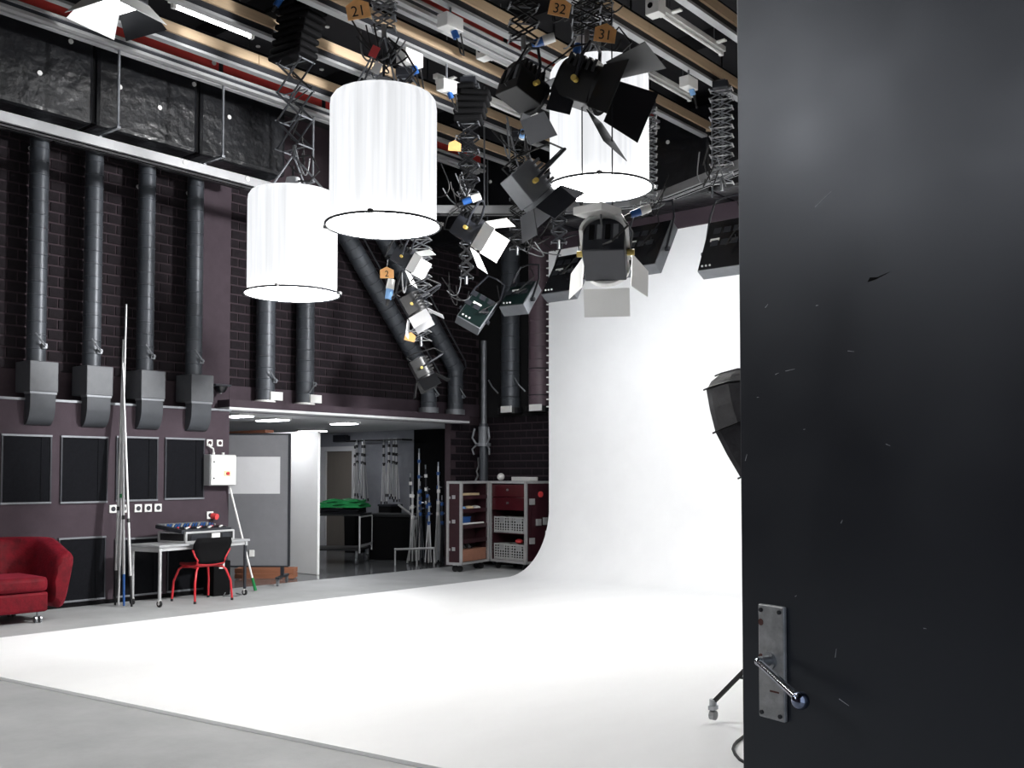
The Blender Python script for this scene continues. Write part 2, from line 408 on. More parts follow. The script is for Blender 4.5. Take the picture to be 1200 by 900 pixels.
for p0, p1, y, lb in (((10.05, 5.9), (12.39, 3.2), 12.39, 'slanting round duct dropping to foot beside the brick wall'), ((11.0, 5.85), (13.05, 3.45), 13.05, 'slanting round duct dropping to foot in the room corner')):
    X = -12.16
    t = thing('slanted_duct', lb, 'duct', (X, y, 2.641))
    a = Vector((X, p0[0], p0[1])); b = Vector((X, p1[0], p1[1])); L = (b-a).length
    q = (b-a).to_track_quat('Z', 'Y').to_matrix().to_4x4()
    B().lathe(ribbed(.145, L+.05), 22, (0, 0, 0), Matrix.Translation(a) @ q).build('pipe', 'pipe', t, world=True, smooth=True)
    B().ball((X, p1[0], p1[1]), .15, 20).build('elbow', 'pipe', t, world=True, smooth=True)
    B().lathe(ribbed(.135, p1[1]-2.66), 22, (X, y, 2.66)).build('pipe', 'pipe', t, world=True, smooth=True)
    B().lathe([(.12, 0), (.17, 0), (.17, .09), (.12, .09)], 24, (X, y, 2.641)).build('foot_ring', 'grey_metal', t, world=True)
    lever(t, (X+.13, y+.05, 2.95))
    off = Vector((.05, .2, .14))
    B().tube([a+off, b+off, b+off+Vector((0, .02, -.1)), b+Vector((.05, .0, -.12))], .014, 6).build('stay_rod', 'dark_metal', t, world=True)
for x, r, m, lb in ((-11.45, .165, 'pipe', 'dark grey round vent pipe on back wall near the corner'), (-10.8, .19, 'pipe_purple_lit', 'grey round vent pipe in purple lit colour on back wall beside white cove')):
    y = YB-.2
    t = thing('vent_duct', lb, 'duct', (x, y, 2.66))
    B().lathe(ribbed(r, 2.85, .22), 24, (x, y, 2.68)).build('pipe', m, t, world=True, smooth=True)
    B().lathe([(r-.02, 0), (r+.05, 0), (r+.05, .1), (r-.02, .1)], 24, (x, y, 2.66)).build('foot_ring', 'black_metal', t, world=True)
    B().box(x-.02, x+r+.05, y-r-.075, y-r-.052, 2.67, 2.78).build('label_plate', 'white_plastic', t, world=True)
    B().tube([(x-r-.02, y-r*.7, 3.02), (x-r-.12, y-r, 3.14), (x-r-.2, y-r, 3.26)], .013, 6).build('damper_lever', 'grey_metal', t, world=True)
    for z in (2.95, 3.4): B().torus((x, y, z), r+.004, .008, 24, 6).build('seam_ring', 'dark_metal', t, world=True)

# ============================================================ CEILING RIG: timber beams with silver rails
rails = [(-9.78, 'beside the lit fluorescent tube'), (-8.87, 'carrying the smallest white drum lamp'), (-7.88, 'carrying the white junction boxes'),
         (-6.88, 'running between junction boxes and drum lamp'), (-5.86, 'passing over the barn door lamps'), (-5.04, 'furthest from the left wall duct'), (-4.0, 'hidden beyond the open black door'), (-2.9, 'right next to the open black door')]
for x, lb in rails:
    t = thing('ceiling_rail', 'tan timber ceiling beam with silver rail '+lb, 'beam', (x, 4, 6.25))
    for k in range(8): B().box(x-.05, x+.05, -3.9+2.2*k+.004, -3.9+2.2*k+2.196, 6.35, 6.46).build('timber_beam', 'timber', t, world=True)
    B().box(x-.03, x+.03, -3.9, 12.4, 6.46, 6.5).build('packer', 'black_matte', t, world=True)
    B().box(x-.045, x+.045, -3.9, 12.4, 6.24, 6.27).build('rail', 'alu', t, world=True)
    B().box(x-.02, x+.02, -3.9, 12.4, 6.27, 6.35).build('rail_web', 'dark_metal', t, world=True)
    for k in range(8): B().cyl((x, -3.+2*k, 6.5), (x, -3.+2*k, 7.0), .012, n=6).build('hanger', 'black_metal', t, world=True)
for x, lb in ((-10.28, 'red ceiling beam with double silver rail along the black duct'), (-7.2, 'red ceiling beam with double silver rail in mid ceiling')):
    t = thing('red_beam', lb, 'beam', (x, 4, 6.2))
    for k in range(10):
        y0 = -3.9+1.55*k
        B().box(x-.02, x+.02, y0+.03, y0+1.52, 6.345, 6.46).build('red_panel', 'red_paint', t, world=True)
        if k: B().box(x-.025, x+.025, y0-.028, y0+.028, 6.34, 6.465).build('joint_plate', 'dark_metal', t, world=True)
    for dx in (-.06, .06):
        B().box(x+dx-.035, x+dx+.035, -3.9, 11.6, 6.2, 6.235).build('rail', 'alu', t, world=True)
        B().box(x+dx-.02, x+dx+.02, -3.9, 11.6, 6.235, 6.28).build('rail_groove', 'dark_metal', t, world=True)
    B().box(x-.1, x+.1, -3.9, 11.6, 6.28, 6.31).build('rail_top', 'alu', t, world=True)
    B().box(x-.03, x+.03, -3.9, 11.6, 6.31, 6.345).build('spacer', 'black_matte', t, world=True)
    for k in range(7): B().cyl((x, -3.+2.2*k, 6.46), (x, -3.+2.2*k, 7.0), .014, n=6).build('hanger', 'black_metal', t, world=True)
# curtain track below the ducts
tr = [(-10.66, -3.5), (-10.66, 8.9), (-10.2, 9.75), (-9.29, 10.55), (-8.6, 11.1), (-7.5, 11.55), (-6.85, 11.45), (-5.8, 11.03), (-4.6, 10.57)]
t = thing('curtain_track', 'wide silver curtain track hung below the black ducts', 'track', (-10.66, 4, 5.2))
for i in range(len(tr)-1):
    a = Vector((*tr[i], 5.24)); b = Vector((*tr[i+1], 5.24)); d = b-a; ang = math.atan2(d.y, d.x)
    M = Matrix.Translation(a) @ Matrix.Rotation(ang, 4, 'Z')
    for s_ in (-.055, .055):
        B().box(0, d.length, s_-.045, s_+.045, -.05, .06, M).build('track_channel', 'track_alu', t, world=True, bevel=.004)
        B().box(.01, d.length-.01, s_-.012, s_+.012, -.056, -.051, M).build('slot', 'black_matte', t, world=True)
    B().box(.02, d.length-.02, -.01, .01, .0, .045, M).build('spacer', 'dark_metal', t, world=True)
for y in (1.6, 2.95, 4.32, 5.68, 7.0, 8.35):
    h = B().cyl((-10.28, y, 5.36), (-10.28, y, 6.2), .014, n=8).build('hanger_rod', 'grey_metal', t, world=True)
    B().box(-10.72, -10.26, y-.02, y+.02, 5.34, 5.365).build('bracket_arm', 'grey_metal', t, world=True)
    B().box(-10.68, -10.64, y-.02, y+.02, 5.29, 5.34).build('bracket_foot', 'grey_metal', t, world=True)
for x, y in ((-9.29, 10.55), (-7.5, 11.55), (-5.9, 11.07)):
    B().cyl((x, y, 5.29), (x, y, 7.0), .012, n=8).build('hanger_rod', 'grey_metal', t, world=True)
# battens
def batten(x, y0, y1, z, lb, lit=False, box=True):
    t = thing('batten_lamp', lb, 'lamp', (x, (y0+y1)/2, z))
    B().box(x-.035, x+.035, y0, y1, z+.03, z+.085).build('tray', 'white_plastic', t, world=True)
    B().cyl((x, y0+.06, z), (x, y1-.06, z), .019, n=12).build('tube', 'tube_glow' if lit else 'white_plastic', t, world=True, smooth=True)
    for y in (y0+.045, y1-.045): B().box(x-.022, x+.022, y-.02, y+.02, z-.022, z+.032).build('socket', 'white_plastic', t, world=True)
    if box: B().box(x-.08, x+.08, y0-.14, y0+.001, z-.05, z+.12).build('end_box', 'white_plastic', t, world=True, bevel=.008); B().cyl((x-.02, y0-.145, z+.04), (x-.02, y0-.13, z+.04), .03, n=10).build('socket_hole', 'black_matte', t, world=True)
    for y in (y0+.2, y1-.2):
        B().cyl((x, y, z+.085), (x, y, 7.0), .007, n=6).build('hanger', 'grey_metal', t, world=True)
        B().box(x+.035, x+.14, y-.03, y+.03, z+.06, z+.075).build('clip', 'white_plastic', t, world=True)
batten(-9.2, 5.62, 6.66, 6.36, 'lit white fluorescent tube lamp beside timber beam', True, False)
batten(-5.42, 8.85, 10.2, 6.3, 'unlit white batten with square box over the drum lamp')
batten(-6.4, 9.6, 11.2, 6.3, 'unlit white batten half hidden behind the drum lamp', box=False)
batten(-8.35, 8.6, 10.6, 6.26, 'unlit white batten beyond the folded black pantograph', box=False)
batten(-7.5, 8.6, 9.1, 6.32, 'short white batten with square box under red beam')
batten(-4.4, -1.6, .4, 6.36, 'added unseen lit fluorescent tube lamp over the near floor', True, False)  # added out of view to light the door and the near end
batten(-7.4, -1.6, .4, 6.36, 'added unseen lit fluorescent tube lamp over the near left floor', True, False)  # second added tube, also unseen, for more near light

# junction boxes and plugs on the rails
def junction(x, y, z, lb, s=1.0, plug='blue_plastic'):
    t = thing('junction_box', lb, 'junction box', (x, y, z))
    B().box(-.07*s, .07*s, -.12*s, .12*s, -.09*s, .05*s).build('box', 'white_plastic', t, bevel=.008)
    B().cyl((.02, .03*s, -.09*s), (.03, .06*s, -.16*s), .035*s, n=12).build('plug', plug, t, smooth=True)
    B().cyl((0, 0, .05*s), (0, 0, 6.24-z), .012, n=6).build('clamp', 'grey_metal', t)
    B().tube([(.03, .06*s, -.16*s), (.05, .1*s, -.3*s), (.0, .2*s, -.28*s), (-.03, .2, -.1), (0, .12*s, .02)], .009, 6).build('cable', 'cable_black', t)
junction(-7.88, 7.72, 6.14, 'white junction box with blue plug above the largest drum lamp', 1.1)
junction(-7.88, 8.3, 6.0, 'white junction box with blue socket beside folded black pantograph', .9)
junction(-5.86, 10.2, 6.1, 'white junction box with pale plug near the black door', .9, 'pale_blue')
junction(-6.88, 7.3, 6.1, 'white junction box with blue plug beside tag thirty two', 1.0)

# ------------------------------------------------------------ pantographs
def pantograph(x, y, z0, z1, lb, w=.26, n=7, mat_='dark_metal', rod='grey_metal', rz=0, fold=0, bellows=0, ww=.12):
    t = thing('pantograph', lb, 'lamp hanger', (x, y, z0), (0, 0, rz))
    H = z1-z0
    B().box(-.09, .09, -.1, .1, H-.1, H-.02).box(-.03, .03, -.06, .06, H-.02, H).build('carriage', 'dark_metal', t, bevel=.006)
    for s_ in (-1, 1): B().cyl((-.06, .07*s_, H-.02), (.06, .07*s_, H-.02), .022, n=10).build('trolley_wheel', 'grey_metal', t)
    top = H-.1
    hs = [1.0]*n
    for i in range(fold): hs[i] = .35
    tot = sum(hs); z = top; unit = (top-.02)/tot
    a = B()
    for s_ in (-ww/2, ww/2):
        for (p, q) in (((-w/2, s_, 0), (w/2, s_, -1)), ((w/2, s_*.9, 0), (-w/2, s_*.9, -1))):
            d = Vector((q[0]-p[0], 0, -1)); nrm = Vector((1, 0, q[0]-p[0])).normalized()*.015
            P = Vector(p); Q = Vector(q)
            a.add([P+nrm+Vector((0, .004, 0)), P-nrm+Vector((0, .004, 0)), P-nrm-Vector((0, .004, 0)), P+nrm-Vector((0, .004, 0)), Q+nrm+Vector((0, .004, 0)), Q-nrm+Vector((0, .004, 0)), Q-nrm-Vector((0, .004, 0)), Q+nrm-Vector((0, .004, 0))],
                  [(0, 1, 2, 3), (4, 7, 6, 5), (0, 4, 5, 1), (1, 5, 6, 2), (2, 6, 7, 3), (3, 7, 4, 0)])
    me = a.mesh('scissor_link'); me.materials.append(MATS[mat_])
    c = B()
    for sx in (-w/2, w/2): c.cyl((sx, -ww/2-.015, 0), (sx, ww/2+.015, 0), .008, n=6)
    c.cyl((-w/2, 0, 0), (w/2, 0, 0), .007, n=6)
    cm = c.mesh('cross_rod'); cm.materials.append(MATS[rod])
    for h in hs:
        share(me, 'scissor_link', t, (0, 0, z), (0, 0, 0), (1, 1, h*unit))
        share(cm, 'cross_rod', t, (0, 0, z))
        z -= h*unit
    share(cm, 'cross_rod', t, (0, 0, z))
    if bellows:
        for k in range(bellows):
            zz = top-.03-.075*k; e = .02*((k*37) % 5)/5
            B().box(-w/2-.05-e, w/2+.05+e, -.14, .14, zz-.03, zz+.028, Matrix.Rotation(R(((k*53) % 9)-4), 4, 'Y')@Matrix.Translation((0, 0, 0))).build('bellows_fold', 'black_matte', t, bevel=.02)
    pts = []
    for k in range(13):
        f = k/12; pts.append(((w/2+.03)*math.cos(k*2.4)*(.6+.4*(k % 2)), .04+.05*math.sin(k*1.7), .05+(top-.05)*f))
    B().tube(pts, .009, 6).build('supply_cable', 'cable_black', t, smooth=True)
    B().cyl((0, 0, -.06), (0, 0, .06), .022, n=10).build('spigot', 'steel', t, smooth=True)
    return t
pantograph(-8.5, 6.66, 4.97, 6.62, 'black folding pantograph with cloth bellows above the smallest drum lamp', .33, 7, 'dark_metal', 'grey_metal', R(8), 3, 8, .2)
pantograph(-6.55, 6.1, 5.5, 6.24, 'short pantograph hanger right above the largest drum lamp', .2, 6, 'grey_metal', 'grey_metal', R(40))
pantograph(-7.95, 8.75, 4.85, 6.24, 'folded black pantograph carrying the glowing fresnel lamp', .24, 9, 'black_metal', 'grey_metal', R(35), 2, 6)
pantograph(-6.75, 10.75, 4.95, 6.24, 'silver scissor pantograph half hidden behind the highest drum lamp', .2, 12, 'grey_metal', 'alu', R(35))
pantograph(-5.74, 10.75, 5.0, 6.24, 'silver scissor pantograph beside the edge of black door', .26, 10, 'grey_metal', 'alu', R(20))
pantograph(-9.72, 9.75, 3.38, 6.24, 'long ladder like pantograph hanging down before slanting duct', .26, 22, 'grey_metal', 'alu', R(30))
pantograph(-9.35, 10.25, 4.25, 6.24, 'dark pantograph carrying the tilted grey cove lamp', .18, 12, 'black_metal', 'grey_metal', R(45))
pantograph(-8.74, 10.6, 4.62, 6.24, 'dark pantograph carrying the greenish black cove lamp', .2, 11, 'black_metal', 'grey_metal', R(40))
pantograph(-8.15, 10.75, 4.65, 6.24, 'dark pantograph carrying the cove lamp beside big fresnel', .2, 10, 'dark_metal', 'grey_metal', R(40))
pantograph(-5.5, 7.89, 5.72, 6.24, 'short cluttered pantograph right above the highest drum lamp', .26, 5, 'dark_metal', 'grey_metal', R(40))
pantograph(-5.04, 7.05, 5.35, 6.24, 'black pantograph carrying the barn door spotlight', .24, 7, 'black_metal', 'grey_metal', R(40))
pantograph(-5.39, 6.62, 5.25, 6.24, 'black pantograph carrying the square backed black lamp', .24, 6, 'black_metal', 'grey_metal', R(50))
pantograph(-7.88, 7.65, 4.3, 5.98, 'thin pantograph hidden behind the largest drum lamp', .16, 12, 'black_metal', 'grey_metal', R(40))
pantograph(-9.32, 5.12, 6.45, 6.62, 'short hanger holding the white soft light', .2, 2, 'dark_metal', 'grey_metal', R(0))

# ------------------------------------------------------------ drum lamps (pleated white cloth)
def drum(x, y, z0, z1, lb, apex, r=.466):
    t = thing('drum_lamp', lb, 'lamp', (x, y, z0)); H = z1-z0
    wv = lambda a, z: 1+.006*math.sin(a*60)+.004*math.sin(a*23+1)
    B().lathe([(r*.99, .02), (r, .1), (r, H-.1), (r*.985, H-.045), (r*.94, H-.012), (r*.8, H), (r*.3, H+.015), (.06, H+.02)], 120, (0, 0, 0), wave=wv).build('shade', 'lamp_cloth', t, smooth=True)
    B().torus((0, 0, .012), r+.034, .012, 64, 8).build('bottom_ring', 'dark_metal', t, smooth=True)
    B().lathe([(.001, .012), (r+.024, .012), (r+.024, .024), (.001, .024)], 64).build('diffuser', 'lamp_disc', t, smooth=True)
    for k in range(4):
        a = R(35+90*k); B().cbox(((r+.042)*math.cos(a), (r+.042)*math.sin(a), .016), (.035, .035, .03)).build('clip', 'black_metal', t)
    B().torus((0, 0, H-.02), r*.9, .008, 48, 6).build('top_ring', 'grey_metal', t)
    for k in range(4):
        a = R(20+90*k); B().cyl((r*.8*math.cos(a), r*.8*math.sin(a), H), (0.02*math.cos(a), .02*math.sin(a), apex-z0), .009, n=6).build('suspension_wire', 'grey_metal', t)
    B().cyl((0, 0, H+.03), (0, 0, H+.16), .1, .07, 16).build('lamp_head', 'grey_plastic', t, smooth=True)
    B().cyl((0, 0, H+.16), (0, 0, apex-z0-.1), .012, n=6).build('stem', 'dark_metal', t)
    B().tube([(.05, 0, H+.12), (.2, .05, H+.1), (.3, .1, H+.2), (.15, .12, H+.4), (.03, .02, apex-z0)], .01, 6).build('cable', 'cable_black', t)
    return t
drum(-6.55, 6.1, 3.76, 4.91, 'largest white cloth drum lamp with glowing round bottom', 5.44)
drum(-8.52, 6.66, 3.46, 4.53, 'white cloth drum lamp hung below the black bellows pantograph', 4.91, .458)
drum(-5.5, 7.89, 4.29, 5.45, 'white cloth drum lamp behind black barn doors and hanging wires', 5.66)
drum(-2.5, 9.5, 4.1, 5.2, 'added unseen white cloth drum lamp hanging behind the open black door', 5.7)  # extra drum, unseen, added to light the room from the right
drum(-6.3, -.6, 4.5, 5.6, 'white cloth drum lamp over the near floor of the studio', 6.1)
drum(-4.6, 3.2, 4.9, 6.0, 'added unseen white cloth drum lamp above the floor before the entrance', 6.2)  # added above the frame to brighten the near floor
drum(-7.55, 2.0, 4.7, 5.8, 'added unseen white cloth drum lamp above the floor before the sofa', 6.1)  # another drum added out of frame for light at the near end
drum(-6.2, -2.4, 4.5, 5.6, 'white cloth drum lamp beside the near end wall', 6.1)
pantograph(-2.5, 9.5, 5.76, 6.24, 'short pantograph of the added drum behind the black door', .2, 4, 'dark_metal', 'grey_metal', R(40))

# ------------------------------------------------------------ cove lamps: shallow boxes washing the white cove
def cove_lamp(x, y, z, lb, w=.62, h=.62, tilt=-35, rz=0, m='black_gloss', side='grey_metal', glow='panel_glow', yoke=.3, roll=0):
    t = thing('cove_lamp', lb, 'lamp', (x, y, z), (R(tilt), R(roll), rz))
    B().prism([(-w/2, -h/2), (w/2, -h/2), (w/2, h/2), (-w/2, h/2)], 'y', -.05, .12).build('housing', side, t, bevel=.008)
    B().box(-w/2+.012, w/2-.012, -.058, -.051, -h/2+.012, h/2-.012).build('back_panel', m, t)
    B().box(-w/2+.02, w/2-.02, .121, .126, -h/2+.02, h/2-.02).build('diffuser', glow, t)
    for i in range(2):
        for j in range(3): B().box(-.2+.13*j, -.11+.13*j, -.066, -.0585, -.02+.18*i, .06+.18*i).build('vent', 'dark_metal', t)
    B().box(-w/2+.08, -w/2+.2, -.064, -.0585, .05, .09).build('label_plate', 'white_plastic', t)
    for k in range(3): B().cyl((-w/2+.06+.05*k, -.058, -h/2+.06), (-w/2+.06+.05*k, -.07, -h/2+.06), .012, n=8).build('knob', 'white_plastic', t)
    B().tube([(-w/2-.012, .03, -.05), (-w/2-.012, -.05, h/2+.05), (-w/2+.05, -.12, h/2+yoke-.03), (0, -.14, h/2+yoke-.02), (w/2-.05, -.12, h/2+yoke-.03), (w/2+.012, -.05, h/2+.05), (w/2+.012, .03, -.05)], .014, 6).build('yoke', 'dark_metal', t)
    for s_ in (-1, 1): B().cyl((s_*w/2, .03, -.05), (s_*(w/2+.05), .03, -.05), .028, n=10).build('yoke_knob', 'dark_metal', t)
    B().tube([(.1, -.06, .1), (.16, -.12, .0), (.05, -.14, -.1), (.2, -.13, .25), (.05, -.12, h/2+.2)], .008, 6).build('cable', 'cable_black', t, smooth=True)
    return t
cove_lamp(-6.88, 10.85, 4.44, 'black box cove lamp right beside the big fresnel', .62, .74, -33)
cove_lamp(-5.72, 10.85, 4.3, 'black box cove lamp half cut by the open door', .6, .72, -26)
cove_lamp(-8.1, 10.85, 4.24, 'black box cove lamp left of the big glowing fresnel', .5, .68, -33)
cove_lamp(-8.8, 10.72, 4.02, 'greenish black box cove lamp before the back wall pipe', .4, .5, -42, R(6), 'green_black')
cove_lamp(-9.25, 10.35, 3.82, 'tilted cove lamp with grey flap above tall grey mast', .36, .52, -30, R(38), 'green_black', roll=30)

# ------------------------------------------------------------ fresnel lamps with barn doors
def fresnel(x, y, z, lb, rz=0, rx=0, s=1.0, body='dark_metal', doors='black_metal', lit=False, wide=1.0, power=0, top='black_metal', hang=.34):
    t = thing('fresnel_lamp', lb, 'lamp', (x, y, z), (rx, 0, rz))
    pr = []
    for k in range(13):
        a = R(180*k/12); pr.append((.17*s*math.cos(a), .03*s+.17*s*math.sin(a)))
    pr = pr+[(-.17*s, -.16*s), (.17*s, -.16*s)]
    B().prism(pr, 'y', -.2*s, .16*s).build('housing', body, t, smooth=True, bevel=.01*s)
    for k in range(5): B().box(-.15*s, .15*s, -.16*s+.06*s*k, -.13*s+.06*s*k, .1*s, .215*s).build('cooling_fin', top, t)
    for k in range(4): B().box((-.12+.065*k)*s, (-.08+.065*k)*s, -.208*s, -.2005*s, -.04*s, .12*s).build('vent_slot', 'grey_metal' if k % 2 else 'black_matte', t)
    if top == 'white_paint':
        arch = [(.2*s*math.cos(R(180*k/14)), .03*s+.2*s*math.sin(R(180*k/14))) for k in range(15)]; inn = [(p[0]*.86, .03*s+(p[1]-.03*s)*.86) for p in reversed(arch)]
        B().prism(arch+inn, 'y', -.24*s, .12*s).build('cowl', top, t, smooth=True)
    B().cyl((0, .16*s, .0), (0, .2*s, 0), .19*s, n=28).build('front_ring', top, t, smooth=True)
    B().cyl((0, .2005*s, 0), (0, .212*s, 0), .155*s, n=28).build('lens', 'fresnel_glow' if lit else 'grey_plastic', t, smooth=True)
    for k, (ax, sg, wd) in enumerate((('x', 1, .36), ('x', -1, .36), ('z', 1, .38), ('z', -1, .38))):
        L = (.3 if ax == 'z' else .28)*s*wide; a = R(35); w0 = wd*s/2; w1 = w0*1.25*wide
        e = .2*s; y0 = .205*s; dy = L*math.cos(a); de = L*math.sin(a)
        if ax == 'z':
            vs = [(-w0, y0, sg*e), (w0, y0, sg*e), (w1, y0+dy, sg*(e+de)), (-w1, y0+dy, sg*(e+de))]
        else:
            vs = [(sg*e, y0, -w0), (sg*e, y0, w0), (sg*(e+de), y0+dy, w1*.8), (sg*(e+de), y0+dy, -w1*.8)]
        th = Vector((0, -.004, .004*sg) if ax == 'z' else (.004*sg, -.004, 0))
        B().add(vs+[tuple(Vector(p)+th) for p in vs], [(0, 1, 2, 3), (4, 7, 6, 5), (0, 4, 5, 1), (1, 5, 6, 2), (2, 6, 7, 3), (3, 7, 4, 0)]).build('barn_door', doors, t)
    B().tube([(-.19*s, 0, 0), (-.21*s, -.02, .2*s), (-.12*s, -.04, hang), (0, -.05, hang+.03), (.12*s, -.04, hang), (.21*s, -.02, .2*s), (.19*s, 0, 0)], .014*s+.002, 6).build('yoke', 'dark_metal', t)
    for sg in (-1, 1): B().cyl((sg*.175*s, 0, 0), (sg*.235*s, 0, 0), .026*s, n=12).build('tilt_knob', 'yellow_knob', t)
    B().tube([(0, -.2*s, -.1*s), (.08, -.3*s, -.16*s), (.2*s, -.3*s, .0), (.12, -.16, hang*.8), (.02, -.05, hang+.03)], .009, 6).build('cable', 'cable_black', t, smooth=True)
    if power:
        ld = bpy.data.lights.new('bulb', 'SPOT'); ld.energy = power; ld.spot_size = R(75); ld.spot_blend = .5; ld.shadow_soft_size = .12 if power < 1000 else .3
        lo = bpy.data.objects.new('bulb', ld); COL.objects.link(lo); lo.parent = t; lo.location = (0, .23*s, 0); lo.rotation_euler = (R(90), 0, 0)
    return t
fresnel(-7.9, 8.72, 4.42, 'glowing fresnel lamp with white barn doors beside largest drum', R(-65), R(-32), .85, 'dark_metal', 'white_paint', True, 1.0, 250)
fresnel(-4.97, 7.22, 3.5, 'big glowing fresnel lamp with white cowl hung on two wires', R(30), R(-32), 1.05, 'dark_metal', 'white_paint', True, .8, 300, 'white_paint', .4)
fresnel(-3.9, 9.9, 5.2, 'strong added fresnel lamp hidden behind the black door aimed at left wall', R(112), R(-15), 1.1, 'dark_metal', 'black_metal', True, 1.0, 3600)  # added hidden key light that throws the pipe shadows on the wall
fresnel(-5.04, 7.0, 4.9, 'unlit spotlight with large black and grey barn doors', R(-75), R(-25), 1.0, 'black_metal', 'black_metal', False, 1.25)
fresnel(-5.39, 6.62, 4.86, 'unlit black lamp with square back and yellow knob', R(-10), R(-20), .82, 'black_metal', 'dark_metal', False, .9)
fresnel(-5.58, 6.92, 4.13, 'ribbed grey lamp head seen from behind beside drum lamp', R(-30), R(-48), .85, 'grey_metal', 'dark_metal', False, .9, top='grey_metal', hang=.45)
fresnel(-7.88, 7.65, 3.92, 'small lamp with white barn doors below the largest drum', R(-60), R(-30), .55, 'dark_metal', 'white_paint', False, 1.0, 0)
fresnel(-7.85, 7.75, 3.42, 'small black lamp with pale flap hanging under tag two', R(-50), R(-60), .6, 'black_metal', 'paper_grey', False, 1.0, 0)
fresnel(-9.72, 9.75, 3.02, 'small black lamp at the foot of ladder like pantograph', R(-40), R(-62), .7, 'black_metal', 'black_metal', False, 1.0, 0)
# white soft light at the top corner
SS = .8
t = thing('soft_light', 'white soft light with open reflector doors under the timber beam', 'lamp', (-9.32, 5.12, 6.32), (0, 0, R(12)))
B().box(-.26, .26, -.26, .26, -.1, .08).build('housing', 'dark_metal', t, bevel=.02)
B().box(-.24, .24, -.24, .24, -.108, -.1005).build('diffuser', 'panel_glow', t)
for k in range(4):
    M = Matrix.Rotation(R(90*k), 4, 'Z')
    vs = [(-.26, .26, -.1), (.26, .26, -.1), (.36, .46, -.34), (-.36, .46, -.34)]
    B().add(vs+[(p[0], p[1]+.006, p[2]+.004) for p in vs], [(0, 1, 2, 3), (4, 7, 6, 5), (0, 4, 5, 1), (1, 5, 6, 2), (2, 6, 7, 3), (3, 7, 4, 0)], M).build('barn_door', 'white_paint' if k else 'black_metal', t)
B().cyl((0, 0, .08), (0, 0, .12), .03, n=10).build('spigot', 'steel', t)
t.scale = (SS, SS, SS)
# two wires of the big fresnel
for dx, dy, lb in ((-.1, -.08, 'thin hanging wire on the left of big fresnel'), (.1, .08, 'thin hanging wire on the right of big fresnel')):
    tag(B().cyl((-4.97+dx, 7.1+dy, 3.86), (-4.97+dx, 7.1+dy, 5.6), .006, n=6).build('steel_wire', 'dark_metal'), 'thin steel wires holding the big fresnel lamp', 'wire', 'wires of the big fresnel')
tag(B().box(-5.12, -4.82, 6.95, 7.25, 3.8, 3.87).build('hanging_plate', 'white_plastic', bevel=.01), 'small white plate clamped on wires above big fresnel', 'clamp')

# numbered wooden tags
def num_tag(x, y, z, s, lb, size=.2, tilt=0, m='tag_wood'):
    t = thing('number_tag', lb, 'tag', (x, y, z), (R(8), R(tilt), R(39.8)))
    B().prism([(-size/2, -size*.35), (-size/2, size*.25), (0, size*.5), (size/2, size*.25), (size/2, -size*.35)], 'y', -.006, .006).build('board', m, t)
    if s:
        me = text_mesh(s, size*.62, 'tag_ink'); share(me, 'number', t, (0, -.0085, -size*.05), (R(90), 0, 0))
    B().tube([(0, 0, size*.42), (.01, .02, size*.42+.08)], .004, 5).build('string', 'cable_grey', t)
num_tag(-4.76, 6.92, 5.25, '31', 'orange wooden tag numbered 31 above the highest drum', .18, 8)
num_tag(-5.05, 6.68, 5.47, '32', 'orange wooden tag numbered 32 at the cluttered hanger', .18, 12)
num_tag(-6.53, 5.78, 5.57, '21', 'orange brown wooden tag above the largest drum lamp', .2, -10)
num_tag(-7.77, 8.32, 5.28, '', 'small orange tag hanging on the folded black pantograph', .14, 4)
num_tag(-7.66, 7.19, 3.66, '2', 'small orange tag numbered 2 below the largest drum', .14)
num_tag(-9.6, 9.43, 3.4, '', 'small orange tag at the foot of ladder like pantograph', .14, 15)
for x, y, z, m, lb in ((-6.4, 5.85, 5.2, 'red_tag', 'small red paper tag above the largest drum lamp'), (-6.42, 5.9, 5.08, 'white_plastic', 'small white paper tag above the largest drum lamp')):
    tag(B().box(-.035, .035, -.002, .002, -.05, .05, Matrix.Translation((x, y, z)) @ Matrix.Rotation(R(40), 4, 'Z') @ Matrix.Rotation(R(25), 4, 'Y')).build('paper_tag', m), lb, 'tag')

# plugs and cable clutter around the hangers
def plug(x, y, z, lb, m='blue_plastic', rz=0, ry=60, s=1.0):
    t = thing('power_plug', lb, 'plug', (x, y, z), (0, R(ry), R(rz)))
    B().cyl((0, 0, -.07*s), (0, 0, .02*s), .03*s, .034*s, 12).build('plug_body', m, t, smooth=True)
    B().cyl((0, 0, .02*s), (0, 0, .11*s), .038*s, .034*s, 12).build('socket_body', 'white_plastic', t, smooth=True)
    B().cyl((0, 0, -.13*s), (0, 0, -.07*s), .012*s, .02*s, 8).build('strain_relief', 'cable_black', t)
plug(-5.62, 7.15, 5.5, 'blue and white plug under tag thirty two', 'blue_plastic', 30, 75, 1.2)
plug(-5.35, 7.35, 5.44, 'blue and white plug beside tag thirty one', 'blue_plastic', 60, 20, 1.2)
plug(-6.2, 7.6, 4.9, 'pale blue cable coupling beside the highest drum', 'pale_blue', 130, 80, 1.2)
plug(-7.75, 8.55, 4.72, 'blue plug above the glowing fresnel lamp', 'blue_plastic', 40, 70, 1.2)
plug(-7.95, 7.5, 3.55, 'blue plug dangling beside the small lamps', 'pale_blue', 40, 10, 1.2)
plug(-4.72, 7.35, 3.84, 'blue plug beside the big fresnel cowl', 'blue_plastic', 40, 70, 1.0)
plug(-8.5, 6.45, 6.5, 'blue plug on top of the black bellows pantograph', 'blue_plastic', 40, 30, 1.1)
rc = random.Random(3)
